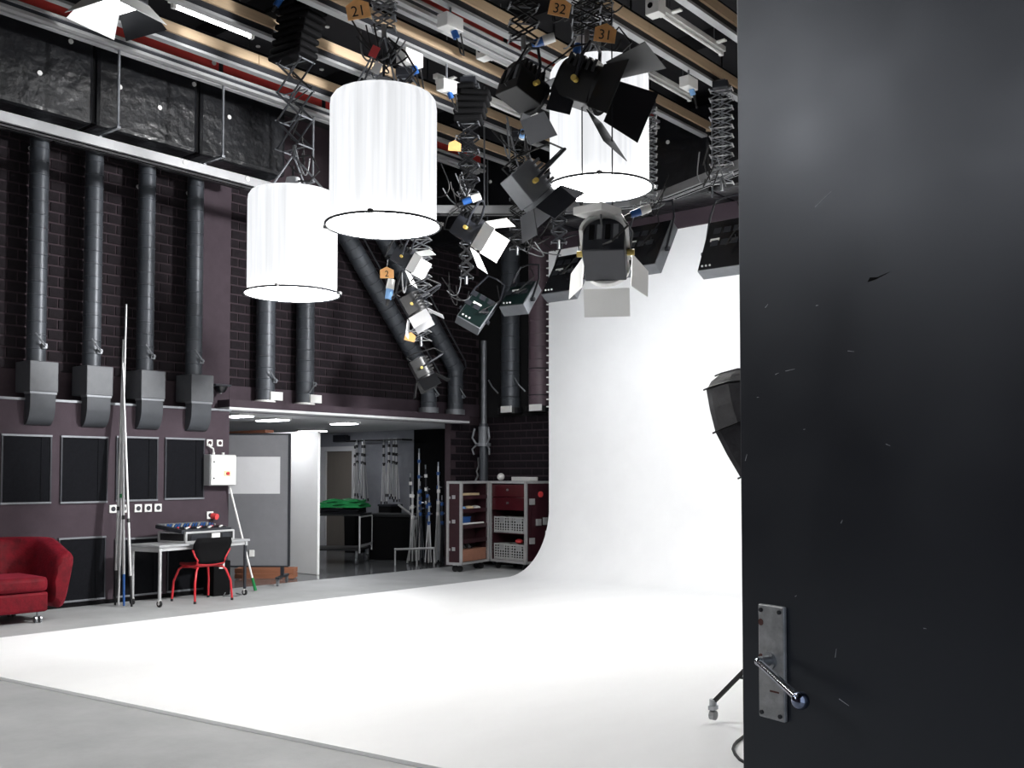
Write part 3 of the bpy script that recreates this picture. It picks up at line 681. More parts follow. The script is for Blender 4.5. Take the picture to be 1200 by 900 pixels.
def clutter(c, n, spread, lb, r=.008, m='cable_black'):
    for k in range(n):
        P = [Vector((c[0]+rc.uniform(-1, 1)*spread, c[1]+rc.uniform(-1, 1)*spread, c[2]+rc.uniform(-1, 1)*spread)) for _ in range(3)]
        a, b = P[0], P[1]
        pts = [a.lerp(b, i/10)-Vector((0, 0, .18*4*(i/10)*(1-i/10))) + (P[2]-a)*.4*math.sin(math.pi*i/10) for i in range(11)]
        mm = m if k % 4 else 'cable_grey'
        o = B().tube(pts, r, 6).build('loose_cable', mm, smooth=True)
        tag(o, lb, 'cable', lb)
clutter((-5.4, 7.5, 5.86), 12, .3, 'loose cables looping around the hangers above the highest drum')
clutter((-6.0, 7.35, 4.75), 7, .22, 'loose cables looping above the ribbed grey lamp')
clutter((-6.5, 6.0, 5.35), 6, .2, 'loose cables looping right above the largest drum')
clutter((-7.9, 8.6, 4.95), 6, .22, 'loose cables looping above the glowing fresnel')
clutter((-5.0, 7.2, 3.82), 5, .16, 'loose cables looping above the big fresnel')
clutter((-8.4, 10.6, 4.85), 8, .35, 'loose cables looping above the greenish cove lamps')
clutter((-9.5, 10.15, 4.2), 5, .2, 'loose cables looping above the tilted cove lamp')
clutter((-5.8, 10.6, 5.2), 6, .25, 'loose cables looping above the cove lamp at door')
clutter((-6.7, 10.7, 5.1), 5, .25, 'loose cables looping above the cove lamp beside fresnel')
clutter((-8.52, 6.66, 5.0), 4, .14, 'loose cables looping below the black bellows pantograph')
clutter((-7.85, 7.6, 3.75), 4, .15, 'loose cables looping around tag two')

# round white marker dots stuck around the studio
md = B().cyl((0, 0, 0), (0, 0, .012), .028, n=12).mesh('marker_dot'); md.materials.append(MATS['white_plastic'])
def dots(lst, rot, lb):
    for p in lst:
        o = share(md, 'marker_dot', None, p, rot); tag(o, lb, 'marker', lb)

dots([(-10.944, 5.47, 6.41), (-10.944, 5.13, 5.95), (-10.944, 6.06, 6.07), (-10.944, 7.03, 6.39), (-10.944, 6.57, 5.97), (-10.944, 7.54, 6.12)], (0, R(90), 0), 'round white marker dot stuck on the left black duct')
dots([(-12.34, 5.69, 5.55), (-12.34, 6.42, 5.45), (-12.34, 7.11, 5.39), (-12.34, 7.85, 5.46)], (0, R(90), 0), 'round white marker dot high on the left brick wall')
dots([(-10.71, 7.02, 7.0), (-10.6, 7.72, 7.0), (-9.49, 7.91, 7.0), (-10.56, 8.71, 7.0), (-10.37, 9.29, 7.0), (-8.48, 9.29, 7.0)], (R(180), 0, 0), 'round white marker dot stuck on the black ceiling')
dots([(-10.87, 12.497, 6.38), (-7.52, 12.497, 6.33), (-10.45, 12.497, 6.55)], (R(90), 0, 0), 'round white marker dot stuck on the rear black duct')
dots([(-10.259, 5.77, 6.42), (-10.259, 6.85, 6.42)], (0, R(90), 0), 'round white marker dot stuck on the red beam')
dots([(-10.562, 6.68, 5.26), (-10.562, 7.55, 5.26)], (0, R(90), 0), 'round white marker dot stuck on the curtain track')

# ============================================================ THE OPEN BLACK DOOR
E0 = Vector((-1.132, 2.246)); dd = Vector((.948, -.317)).normalized(); ang = math.atan2(dd.y, dd.x)
dm = mat('door_paint', (5, 8, 16), .34, var=.25, scale=1.6, bump=.02, bscale=9, spec=.95)
dm.node_tree.nodes['Principled BSDF'].inputs['Specular Tint'].default_value = (.8, .87, 1, 1)
nt = dm.node_tree; b_ = nt.nodes['Principled BSDF']          # scuffed gloss and short pale scratches
tc = nt.nodes.new('ShaderNodeTexCoord')
n1 = nt.nodes.new('ShaderNodeTexNoise'); n1.inputs['Scale'].default_value = 2.2; n1.inputs['Detail'].default_value = 5
mr = nt.nodes.new('ShaderNodeMapRange'); mr.inputs[1].default_value = .3; mr.inputs[2].default_value = .7; mr.inputs[3].default_value = .3; mr.inputs[4].default_value = .44
nt.links.new(tc.outputs['Object'], n1.inputs['Vector']); nt.links.new(n1.outputs['Fac'], mr.inputs[0]); nt.links.new(mr.outputs[0], b_.inputs['Roughness'])
door = B().box(0, 1.32, -.03, .03, .012, 3.3, Matrix.Translation((E0.x, E0.y, 0)) @ Matrix.Rotation(ang, 4, 'Z')).build('door_2', 'door_paint')
bpy.data.objects.remove(door)
door = bpy.data.objects.new('door_2', B().box(0, 1.32, -.03, .03, .012, 3.3).mesh('door_2')); COL.objects.link(door)
door.data.materials.append(dm); door.location = (E0.x, E0.y, 0); door.rotation_euler = (0, 0, ang)
bv = door.modifiers.new('bevel', 'BEVEL'); bv.width = .004; bv.segments = 2
struct(door, 'big black steel door standing open with chrome lever', 'door')
WM['door_2'] = Matrix.Translation((E0.x, E0.y, 0)) @ Matrix.Rotation(ang, 4, 'Z')
# faces the camera on local -y
pl = B().box(.065, .143, -.042, -.0305, 1.046, 1.303).build('lock_plate', 'lock_steel', door, bevel=.003)
for x, z in ((.076, 1.058), (.132, 1.058), (.076, 1.29), (.132, 1.29), (.122, 1.14)):
    B().cyl((x, -.0425, z), (x, -.046, z), .005, n=10).build('screw', 'dark_metal', pl)
for x, z, r_ in ((.074, 1.262, .008), (.074, 1.183, .0075)): B().cyl((x, -.0421, z), (x, -.0427, z), r_, n=9).build('rust_spot', 'rust', pl)
B().box(.1, .128, -.0424, -.0419, 1.108, 1.112).build('scuff', 'rust', pl)
B().cyl((.1, -.042, 1.178), (.1, -.072, 1.178), .012, n=16).cyl((.1, -.042, 1.178), (.1, -.047, 1.178), .02, n=20).build('spindle', 'steel', door, smooth=True)
B().cyl((.098, -.075, 1.178), (.232, -.1, 1.128), .0085, .0095, 14).ball((.1, -.075, 1.178), .0105).build('lever', 'chrome', door, smooth=True)
B().ball((.247, -.103, 1.122), .0195, 20).build('knob', 'chrome_dark', door, smooth=True)
# scratches
rs = random.Random(11)
for x, z, l, a in ((.02, 1.64, .03, 70), (.12, 1.83, .02, 15), (.16, 1.835, .05, 5), (.3, 1.12, .05, -20), (.26, 2.2, .09, 28), (.14, 1.2, .02, 80), (.28, 1.22, .035, 80), (.09, 1.99, .02, 40), (.24, 1.97, .012, 0), (.33, 1.86, .03, -10), (.06, 1.78, .012, 0), (.42, 1.66, .02, -20), (.2, 1.7, .01, 10), (.3, 1.5, .015, 60), (.5, 1.3, .012, 0), (.17, 1.33, .01, 30)):
    l *= .55
    M = Matrix.Translation((x, -.0303, z)) @ Matrix.Rotation(R(-a), 4, 'Y')
    B().add([(-l/2, 0, -.0006), (l/2, 0, -.0003), (l/2, 0, .0003), (-l/2, 0, .0009), (-l/2, -.0004, -.0006), (l/2, -.0004, -.0003), (l/2, -.0004, .0003), (-l/2, -.0004, .0009)],
            [(0, 1, 2, 3), (4, 7, 6, 5), (0, 4, 5, 1), (1, 5, 6, 2), (2, 6, 7, 3), (3, 7, 4, 0)], M).build('scratch', 'scratch', door)
B().prism([(.375, 2.0), (.395, 2.002), (.43, 2.012), (.4, 2.006), (.381, 2.0085)], 'y', -.0308, -.0302).build('dent', 'black_matte', door)

# ============================================================ FURNITURE ON THE LEFT
# red tub sofa
t = thing('sofa', 'red velvet tub sofa with flared arms against the panelled wall', 'sofa', (-11.41, 4.6, 0), (0, 0, R(-2)))
W, D = 1.0, .4                                              # half width along y, half depth along x
path = []
for k in range(5): path.append((D-.02-(k/5)*(2*D-.34), W-.13+.0*k))
for k in range(9):
    a = R(90*k/8); path.append((-D+.3-.3*math.sin(a), W-.13-.3+.3*math.cos(a)))
path += [(-D, .25), (-D, 0)]
full = path+[(p[0], -p[1]) for p in reversed(path[:-1])]
vs = []; fs = []
n = len(full)
for i, (x, y) in enumerate(full):
    a = Vector(full[max(i-1, 0)]); b = Vector(full[min(i+1, n-1)]); d = (b-a).normalized(); nr = Vector((-d.y, d.x))
    if nr.dot(Vector((x-.2, y))) < 0: nr = -nr
    back = min(1, max(0, (D-x)/(2*D-.3))); zt = .70+.18*back
    sec = [(-.05, .16), (.05, .13), (.1, .16), (.15, .4), (.2, zt-.06), (.19, zt-.01), (.13, zt+.02), (.05, zt-.01), (.0, zt-.07), (-.04, .45)]
    for (o_, z_) in sec: vs.append((x+nr.x*o_, y+nr.y*o_, z_))
m_ = 10
for i in range(n-1): fs += [(i*m_+j, i*m_+(j+1) % m_, (i+1)*m_+(j+1) % m_, (i+1)*m_+j) for j in range(m_)]
fs += [tuple(range(m_))[::-1], tuple(range((n-1)*m_, n*m_))]
o = B().add(vs, fs).build('back_and_arms', 'velvet', t, smooth=True)
sb = o.modifiers.new('sub', 'SUBSURF'); sb.levels = 1; sb.render_levels = 1
for s_ in (-1, 1):
    o = B().box(-D+.1, D+.02, min(s_*.005, s_*.76), max(s_*.005, s_*.76), .34, .5).build('seat_cushion', 'velvet', t, smooth=True, bevel=.05)
B().box(-D+.08, D-.01, -.77, .77, .12, .335).build('base', 'velvet', t, bevel=.03)
for y in (-.78, -.26, .26, .78):
    B().tube([(-D+.1, y, .5), (-D+.055, y, .7), (-D+.03, y, .87)], .006, 5).build('seam', 'velvet', t)
for sx in (-1, 1):
    for sy in (-1, 1):
        c = B().cyl((sx*.34, sy*.68, .08), (sx*.34, sy*.68, .13), .02, n=10).build('caster', 'steel', t)
        for e in (-.025, .025): B().cyl((sx*.34-.01, sy*.68+e-.01, .038), (sx*.34-.01, sy*.68+e+.01, .038), .037, n=14).build('wheel', 'steel', c)
# leaning poles
for a, b, lb in (((-11.74, 6.54, 0), (-11.985, 6.735, 3.3), 'aluminium pole with black crook foot leaning against the wall'),
                 ((-11.68, 6.55, 0), (-11.98, 6.765, 3.75), 'tallest plain aluminium pole leaning against the wall'),
                 ((-11.57, 6.56, 0), (-11.93, 6.70, 3.0), 'aluminium pole with blue foot leaning against the wall'),
                 ((-11.43, 6.58, 0), (-11.9, 6.69, 2.9), 'aluminium pole with long black foot leaning against the wall')):
    t = thing('leaning_pole', lb, 'pole', a)
    A = Vector(a); Bv = Vector(b); f = A.lerp(Bv, .13)
    B().cyl(f, Bv, .019, .012, 10).build('shaft', 'alu', t, world=True, smooth=True)
    B().cyl(A+Vector((0, 0, .012)), f, .013, .016, 10).build('foot', 'blue_plastic' if 'blue' in lb else ('black_metal' if 'black' in lb else 'alu'), t, world=True, smooth=True)
    c = A.lerp(Bv, .35); B().cyl(c, c+(Bv-A).normalized()*.05, .02, n=10).build('clamp', 'green_cloth' if 'tallest' in lb else 'black_metal', t, world=True)
t = thing('leaning_pole', 'white broom pole with green tip leaning under switch cabinet', 'pole', (-11.72, 8.58, 0))
A = Vector((-11.72, 8.58, .012)); Bv = Vector((-12.0, 8.33, 1.47)); f = A.lerp(Bv, .12)
B().cyl(f, Bv, .014, n=10).build('shaft', 'white_plastic', t, world=True, smooth=True)
B().cyl(A, f, .022, .018, 10).build('tip', 'green_cloth', t, world=True, smooth=True)
# table
tz = R(10)
t = thing('table', 'grey table on silver legs with castors beside the wall', 'table', (-11.58, 7.48, 0), (0, 0, tz))
B().box(-.28, .28, -.76, .76, .715, .745).build('tabletop', 'grey_plastic', t, bevel=.004)
B().box(-.26, .26, -.74, -.7, .66, .715).box(-.26, .26, .7, .74, .66, .715).box(.22, .25, -.7, .7, .67, .715).build('apron', 'alu', t)
for sx in (-1, 1):
    for sy in (-1, 1):
        l = B().cyl((sx*.24, sy*.71, .085), (sx*.24, sy*.71, .715), .02, n=12).build('leg', 'alu' if sx*sy < 0 or sy < 0 else 'dark_metal', t, smooth=True)
        B().cyl((sx*.24, sy*.71-.012, .04), (sx*.24, sy*.71+.012, .04), .039, n=14).build('wheel', 'rubber', l); B().cyl((sx*.24, sy*.71-.014, .04), (sx*.24, sy*.71+.014, .04), .018, n=10).box(sx*.24-.012, sx*.24+.012, sy*.71-.02, sy*.71+.02, .06, .088).build('fork', 'white_plastic', l)
# mixing desk in its road case
t = thing('mixing_desk', 'audio mixing desk in an open silver edged road case on table', 'mixer', (-11.58, 7.56, .746), (0, 0, tz))
B().box(-.24, .24, -.4, .4, .012, .13).build('case_body', 'black_metal', t)
for x in (-.235, .235):
    for z in (.014, .128): B().box(x-.012, x+.012, -.41, .41, z-.012, z+.012).build('case_edge', 'alu', t)
for y in (-.4, .4):
    for z in (.014, .128): B().box(-.235, .235, y-.012, y+.012, z-.012, z+.012).build('case_edge', 'alu', t)
    for x in (-.235, .235): B().box(x-.014, x+.014, y-.014, y+.014, .014, .128).build('case_corner', 'alu', t)
B().box(.236, .25, .02, .16, .04, .105).build('latch', 'white_plastic', t); B().box(.236, .246, -.32, -.06, .035, .1).build('handle', 'dark_metal', t); B().box(.236, .246, .2, .33, .035, .1).build('handle', 'dark_metal', t)
M = Matrix.Translation((0, -.02, .145)) @ Matrix.Rotation(R(7), 4, 'Y')
dk = B().box(-.25, .23, -.44, .4, .0, .05, M).build('desk', 'dark_metal', t, bevel=.008)
B().box(-.24, -.17, -.42, .36, .051, .058, M).build('meter_bridge', 'cable_grey', t)
for i in range(16):
    y = -.38+.047*i
    B().box(.06, .2, y-.004, y+.004, .0505, .053, M).build('fader_slot', 'black_matte', t)
    B().box(.1+.03*((i*7) % 4)-.02, .12+.03*((i*7) % 4)-.02, y-.011, y+.011, .053, .066, M).build('fader', 'white_plastic' if i % 4 else 'red_tag', t)
    for j in range(4): B().cyl((-.14+.045*j, y, .05), (-.14+.045*j, y, .066), .011, n=8, M=M).build('rotary_knob', 'blue_plastic' if (i+j) % 3 else 'grey_plastic', t)
tag(B().cyl((-11.78, 7.98, .747), (-11.78, 7.98, .84), .03, n=14).cyl((-11.78, 7.98, .84), (-11.78, 7.98, .86), .02, n=12).build('small_bottle', 'grey_plastic', smooth=True), 'small grey bottle standing behind the mixing desk', 'bottle')
# red chair with black shell seen from behind
t = thing('chair', 'red steel chair with black shell tucked under the table', 'chair', (-11.4, 7.53, 0), (0, 0, R(0)))
legs = {'a': (.24, -.26), 'b': (.24, .28), 'c': (-.24, -.28), 'd': (-.24, .25)}
for k, (x, y) in legs.items():
    sx = .17 if x > 0 else -.17; sy = .19 if y > 0 else -.19
    B().tube([(x, y, .012), (x*.92, y*.96, .25), (sx*1.15, sy*1.12, .4), (sx, sy*.95, .43), (0, sy*.8, .435)], .014, 8).build('leg', 'red_metal', t, smooth=True)
    B().cyl((x, y, 0), (x, y, .03), .017, n=10).build('foot_cap', 'rubber', t)
B().box(-.03, .03, -.17, .17, .425, .442).build('cross_bar', 'red_metal', t)
sv = []; sf = []
prof = [(-.22, .475), (-.2, .46), (-.1, .452), (.05, .45), (.14, .455), (.19, .48), (.205, .53), (.2, .58), (.21, .66), (.24, .74), (.27, .81)]
wid = [.18, .2, .21, .21, .2, .185, .19, .225, .265, .275, .24]
for (x, z), w in zip(prof, wid):
    for j in range(7):
        u = -1+j/3; sv.append((x-.02*u*u*(1 if z > .5 else 0), u*w, z+.012*u*u*(1 if z <= .48 else 0)))
for i in range(len(prof)-1): sf += [(i*7+j, i*7+j+1, (i+1)*7+j+1, (i+1)*7+j) for j in range(6)]
for nm, i0, i1, m in (('seat', 0, 5, 'red_metal'), ('backrest', 5, 10, 'black_matte')):
    ff = [(i*7+j, i*7+j+1, (i+1)*7+j+1, (i+1)*7+j) for i in range(i0, i1) for j in range(6)]
    used = sorted({q for f_ in ff for q in f_}); rm = {q: k for k, q in enumerate(used)}
    o = B().add([sv[q] for q in used], [tuple(rm[q] for q in f_) for f_ in ff]).build(nm, m, t, smooth=True)
    so = o.modifiers.new('solid', 'SOLIDIFY'); so.thickness = .014
for s_ in (-1, 1):
    B().tube([(prof[k][0]-.012, s_*(wid[k]+.006), prof[k][1]) for k in range(3, 9)], .012, 8).build('shell_edge', 'red_metal', t, smooth=True)
# loudspeaker under the table, plug box
t = thing('loudspeaker', 'black box with white socket plate standing under the table', 'speaker', (-11.76, 7.99, 0))
B().box(-.12, .12, -.13, .13, .005, .46).build('cabinet', 'black_matte', t, bevel=.012)
B().box(.1205, .128, -.05, .03, .36, .44).build('socket_plate', 'white_plastic', t); B().cyl((.128, -.01, .4), (.131, -.01, .4), .018, n=12).build('socket_hole', 'dark_metal', t)
tag(B().tube([(-11.7, 8.1, .3), (-11.68, 8.08, .05), (-11.55, 7.95, .008), (-11.4, 8.05, .008), (-11.5, 8.2, .008), (-11.7, 8.25, .008)], .007, 6).build('cable', 'cable_grey', smooth=True), 'pale cable coiled on floor behind the red chair', 'cable')

# switch cabinet, sockets and camera on the wall
t = thing('switch_cabinet', 'white electrical switch cabinet with red knob on purple wall', 'cabinet', (XL, 8.16, 1.45))
B().box(.001, .16, -.21, .2, 0, .42).build('body', 'grey_plastic', t, bevel=.006)
dc = B().box(.161, .18, -.2, .19, .01, .41).build('cabinet_door', 'white_plastic', t, bevel=.005)
B().box(.181, .186, .0, .1, .13, .2).build('switch_plate', 'cream', t); B().cyl((.186, .05, .165), (.21, .05, .165), .022, n=12).build('red_knob', 'red_metal', t)
for z in (.1, .32): B().cyl((.18, -.16, z), (.186, -.16, z), .012, n=10).build('lock', 'dark_metal', t)
for y in (-.1, .05): B().cyl((.08, y, .42), (.08, y, .45), .018, n=10).build('cable_gland', 'white_plastic', t)
B().tube([(.08, -.1, .45), (.07, -.1, .5), (.05, -.16, .54), (.02, -.13, .56)], .012, 6).build('cable', 'white_plastic', t)
def socket(y, z, lb, s=.07, m='white_plastic', hole='dark_metal', plugm=None):
    t = thing('wall_socket', lb, 'socket', (XL, y, z))
    B().box(.001, .02, -s/2, s/2, -s/2, s/2).build('plate', m, t, bevel=.004)
    B().cyl((.02, 0, 0), (.025, 0, 0), s*.3, n=14).build('hole', hole, t)
    if plugm: B().cyl((.022, .03, -.01), (.1, .05, -.02), .04, n=14).build('red_plug', plugm, t)
socket(8.04, 2.03, 'square white socket nearer the panel above switch cabinet', .09, hole='maroon')
socket(8.2, 2.03, 'square white socket nearer the wall end above switch cabinet', .09, hole='maroon')
for y, lb in ((6.66, 'widest of the sockets in the row behind leaning poles'), (6.8, 'socket half covered by the leaning poles'), (7.0, 'first free socket of the row beside leaning poles'), (7.14, 'middle free socket of the row beside poles'), (7.28, 'last free socket of the row under wall panel')):
    socket(y, 1.17, lb, .1)
socket(8.06, 1.05, 'white socket with red plug above the mixing desk', .1, plugm='red_tag')
t = thing('dome_camera', 'small black dome camera above the purple lower wall', 'camera', (-12.3, 8.3, 2.82))
B().lathe([(.001, -.09), (.06, -.08), (.09, -.03), (.1, .0)], 16, (.12, 0, 0)).build('dome', 'black_gloss', t, smooth=True)
B().box(-.03, .2, -.13, .13, 0, .03).build('hood', 'dark_metal', t, bevel=.01)
B().cyl((.12, 0, -.1), (.12, 0, -.085), .02, n=10).build('lens', 'cable_grey', t)

# ============================================================ ALCOVE THINGS
# rolling grey board
P1 = Vector((-12.12, 9.46)); dv = Vector((-.768, -.64))
t = thing('rolling_board', 'tall grey pin board on castors with pale sheet', 'board', (P1.x, P1.y, 0), (0, 0, math.atan2(dv.y, dv.x)))
B().box(0, 1.15, -.02, .02, .27, 2.19).build('panel', 'grey_board', t)
for q in ((0, .02, .26, 2.2), (1.13, 1.15, .26, 2.2)): B().box(q[0]-.008, q[1]+.0, -.026, .026, q[2], q[3]).build('frame_stile', 'dark_metal', t)
for z in (.26, 2.19): B().box(.012, 1.13, -.026, .026, z-.01, z+.012).build('frame_rail', 'dark_metal', t)
B().box(.14, .93, .0205, .024, 1.32, 1.86).build('pale_sheet', 'paper_grey', t)
B().box(.5, .58, .0205, .04, .4, .5).build('switch', 'white_plastic', t, bevel=.01)
for x in (.1, 1.05):
    B().box(x-.025, x+.025, -.02, .02, .13, .26).build('post', 'dark_metal', t)
    ft = B().box(x-.03, x+.03, -.32, .32, .1, .13).build('foot_bar', 'dark_metal', t)
    for s_ in (-.29, .29): B().cyl((x-.015, s_, .048), (x+.015, s_, .048), .046, n=14).box(x-.022, x+.022, s_-.015, s_+.015, .06, .1).build('wheel', 'steel', ft)
t = thing('wooden_crate', 'low brown wooden crate on the floor behind rolling board', 'crate', (-13.05, 9.75, 0), (0, 0, R(40)))
for z in (.015, .095): B().box(-.45, .45, -.15, -.13, z, z+.07).build('slat', 'wood_brown', t); B().box(-.45, .45, .13, .15, z, z+.07).build('slat', 'wood_brown', t)
for x in (-.44, .42): B().box(x, x+.02, -.13, .13, .01, .165).build('end_board', 'wood_brown', t)
# trolley with folded green cloth
t = thing('trolley', 'black two deck trolley with silver frame in the alcove', 'trolley', (-14.68, 12.28, 0), (0, 0, R(34)))
W, D = .75, .45
for z, nm in ((.24, 'lower_deck'), (.86, 'upper_deck')): B().box(-W, W, -D, D, z, z+.03).build(nm, 'black_metal', t)
for sx in (-1, 1):
    B().tube([(sx*W, -D, .2), (sx*W, -D, .84), (sx*W, D, .84), (sx*W, D, .2)], .018, 8).build('end_frame', 'alu', t)
    B().box(sx*W-.012, sx*W+.012, -D, D, .3, .34).build('end_bar', 'alu', t)
    B().box(sx*W-.006, sx*W+.006, -D+.02, D-.02, .35, .82).build('end_panel', 'black_matte', t)
    for sy in (-1, 1):
        c = B().box(sx*(W-.06)-.02, sx*(W-.06)+.02, sy*(D-.04)-.02, sy*(D-.04)+.02, .12, .24).build('castor', 'steel', t)
        B().cyl((sx*(W-.06)-.015, sy*(D-.04), .062), (sx*(W-.06)+.015, sy*(D-.04), .062), .06, n=14).build('wheel', 'steel', c)
def folded(name, lb, c, dims, rz, m, layers, seed):
    r_ = random.Random(seed); t = thing(name, lb, 'cloth', c, (0, 0, rz)); h = dims[2]/layers
    for k in range(layers):
        sx = dims[0]/2*(1-.06*k)+r_.uniform(-.02, .02); sy = dims[1]/2*(1-.06*k); vs = []; fs = []
        nx, ny = 9, 6
        for zz in (0, 1):
            for i in range(nx):
                for j in range(ny):
                    u = -1+2*i/(nx-1); v = -1+2*j/(ny-1)
                    vs.append((u*sx, v*sy, h*k+zz*h*.92+(.018*math.sin(i*1.3+k*2+j) if zz or k else 0)*(1 if zz else .5)-(.3*h*(abs(u)**6) if zz else 0)))
        N = nx*ny
        for i in range(nx-1):
            for j in range(ny-1):
                a = i*ny+j; fs += [(a, a+1, a+ny+1, a+ny), (N+a, N+a+ny, N+a+ny+1, N+a+1)]
        for i in range(nx-1): a = i*ny; fs += [(a, a+ny, N+a+ny, N+a)]; a = i*ny+ny-1; fs += [(a, N+a, N+a+ny, a+ny)]
        for j in range(ny-1): a = j; fs += [(a, N+a, N+a+1, a+1)]; a = (nx-1)*ny+j; fs += [(a, a+1, N+a+1, N+a)]
        B().add(vs, fs).build('fold', m, t, smooth=True)
folded('folded_cloth', 'black cloth folded flat on the trolley under green cloth', (-14.52, 12.42, .893), (.95, .65, .09), R(34), 'fabric_black', 2, 1)
folded('folded_cloth', 'bright green cloth folded on top of the trolley', (-14.42, 12.5, 1.0), (.8, .55, .15), R(30), 'green_cloth', 3, 2)
# exit sign box, wall bits
tag(B().box(-17.1, -16.72, 14.48, 14.598, 2.3, 2.45).box(-16.72, -16.66, 14.5, 14.598, 2.32, 2.43).build('control_box', 'dark_metal', bevel=.01), 'dark control box on alcove wall above the door', 'box')
for z, lb in ((1.75, 'black wall phone on the alcove wall beside door'), (1.3, 'black hook rail on the alcove wall beside door')):
    tag(B().box(-17.82, -17.72, 14.52, 14.598, z-.14, z+.14).box(-17.8, -17.74, 14.49, 14.52, z-.1, z+.02).build('wall_phone', 'black_metal', bevel=.01), lb, 'wall fitting')
# rail with hanging tripods
t = thing('hanging_rail', 'black rail on alcove wall holding folded lamp stands', 'rail', (-15.6, 14.3, 2.28))
B().cyl((-16.45, 14.3, 2.3), (-14.75, 14.3, 2.3), .018, n=10).build('bar', 'black_metal', t, world=True)
for x in (-16.4, -15.6, -14.8): B().box(x-.012, x+.012, 14.3, 14.598, 2.285, 2.315).build('bracket', 'black_metal', t, world=True)
def lamp_stand(x, y, z0, z1, lb, grp=None, up=False, m1='alu', m2='black_metal', seed=0):
    r_ = random.Random(seed); t = thing('lamp_stand', lb, 'stand', (x, y, z0), (0, R(r_.uniform(-2, 2)), R(r_.uniform(0, 90))), grp); H = z1-z0
    B().cyl((0, 0, .05), (0, 0, H-.05), .016, n=8).build('column', m1, t, smooth=True)
    for k in range(3):
        a = R(120*k); c, s = math.cos(a), math.sin(a)
        B().cyl((.02*c, .02*s, H*.62), (.065*c, .065*s, .03), .011, n=6).build('leg', m1, t)
        B().cyl((.065*c, .065*s, 0.0), (.063*c, .063*s, .06), .014, n=6).build('foot', 'rubber', t)
    for k, f in enumerate((.62, .76, .9)): B().cyl((0, 0, H*f-.03), (0, 0, H*f+.03), .03, n=10).build('collar', m2, t); 
    B().cyl((.02, 0, H*.76), (.07, 0, H*.76), .012, n=8).build('clamp_knob', 'steel', t)
    B().cyl((0, 0, H-.05), (0, 0, H+.03), .012, n=8).build('spigot', 'steel', t)
    return t
for i, x in enumerate((-16.2, -16.08, -15.98, -15.86, -15.28, -15.16, -15.04, -14.92)):
    lamp_stand(x, 14.3, 1.0+.05*((i*3) % 4), 2.3, 'folded silver lamp stand in the hanging bundle '+('nearest the alcove door' if i < 4 else 'nearest the black corner'), 'folded stands on the alcove rail', seed=i)
# black bins below, standing on floor
for x, y, h, lb in ((-16.05, 14.2, .95, 'narrow black bin below the hanging stands near door'), (-14.95, 14.15, 1.0, 'narrow black bin below the hanging stands near corner')):
    t = thing('waste_bin', lb, 'bin', (x, y, 0))
    B().prism([(-.15, 0), (.15, 0), (.18, h), (-.18, h)], 'y', -.15, .15).build('body', 'black_matte', t, bevel=.01)
    B().box(-.19, .19, -.16, .16, h-.03, h+.01).build('rim', 'dark_metal', t)
t = thing('storage_trunk', 'large black trunk with folding white arm beside trolley', 'trunk', (-14.2, 13.62, 0), (0, 0, R(25)))
B().box(-.5, .5, -.3, .3, .01, .8).build('body', 'black_matte', t, bevel=.015); B().box(-.51, .51, -.31, .31, .801, .86).build('lid', 'black_metal', t, bevel=.01)
t = thing('folding_arm', 'bent pale metal arm leaning on the black trunk', 'arm', (-13.2, 13.1, 0))
A = [(-13.62, 13.1, 1.05), (-13.12, 13.05, .82), (-13.28, 13.0, .012)]
B().tube(A[:2], .02, 8).build('upper_arm', 'alu', t, world=True); B().tube(A[1:], .02, 8).build('lower_arm', 'alu', t, world=True); B().ball(A[1], .03).build('joint', 'grey_metal', t, world=True)
# cluster of stands in the dark corner: a rack with base bar
t = thing('stand_rack', 'low silver rack frame under the crowded lamp stands', 'rack', (-12.9, 13.1, 0))
B().tube([(-13.2, 12.62, .28), (-12.4, 12.78, .33), (-12.2, 12.6, .1)], .02, 8).build('front_bar', 'alu', t, world=True)
for x, y in ((-13.2, 12.62), (-12.75, 12.71), (-12.4, 12.78)):
    B().cyl((x, y, .0), (x, y, .3), .015, n=8).build('leg', 'alu', t, world=True)
k = 0
for y, row in ((12.95, (-13.1, -12.9, -12.7)), (13.2, (-13.35, -13.15, -12.95, -12.75, -12.6)), (13.5, (-13.5, -13.25, -13.0, -12.75))):
    for x in row:
        h = (1.35, 1.45, 1.2, 1.6, 1.3)[k % 5]+(.45 if y > 13.3 else 0)
        cs_ = 'silver' if k % 2 == 0 else 'dark'; cl_ = 'blue' if k % 3 else 'white'; rw_ = 'right behind the rack bar' if y < 13.1 else ('in the middle of the crowded alcove corner' if y < 13.3 else 'tall against the black alcove corner wall')
        lamp_stand(x, y, 0, h, '%s lamp stand with %s clamps %s' % (cs_, cl_, rw_), 'crowded lamp stands', m1='alu' if k % 2 == 0 else 'dark_metal', m2='blue_plastic' if k % 3 else 'white_plastic', seed=40+k)
        k += 1

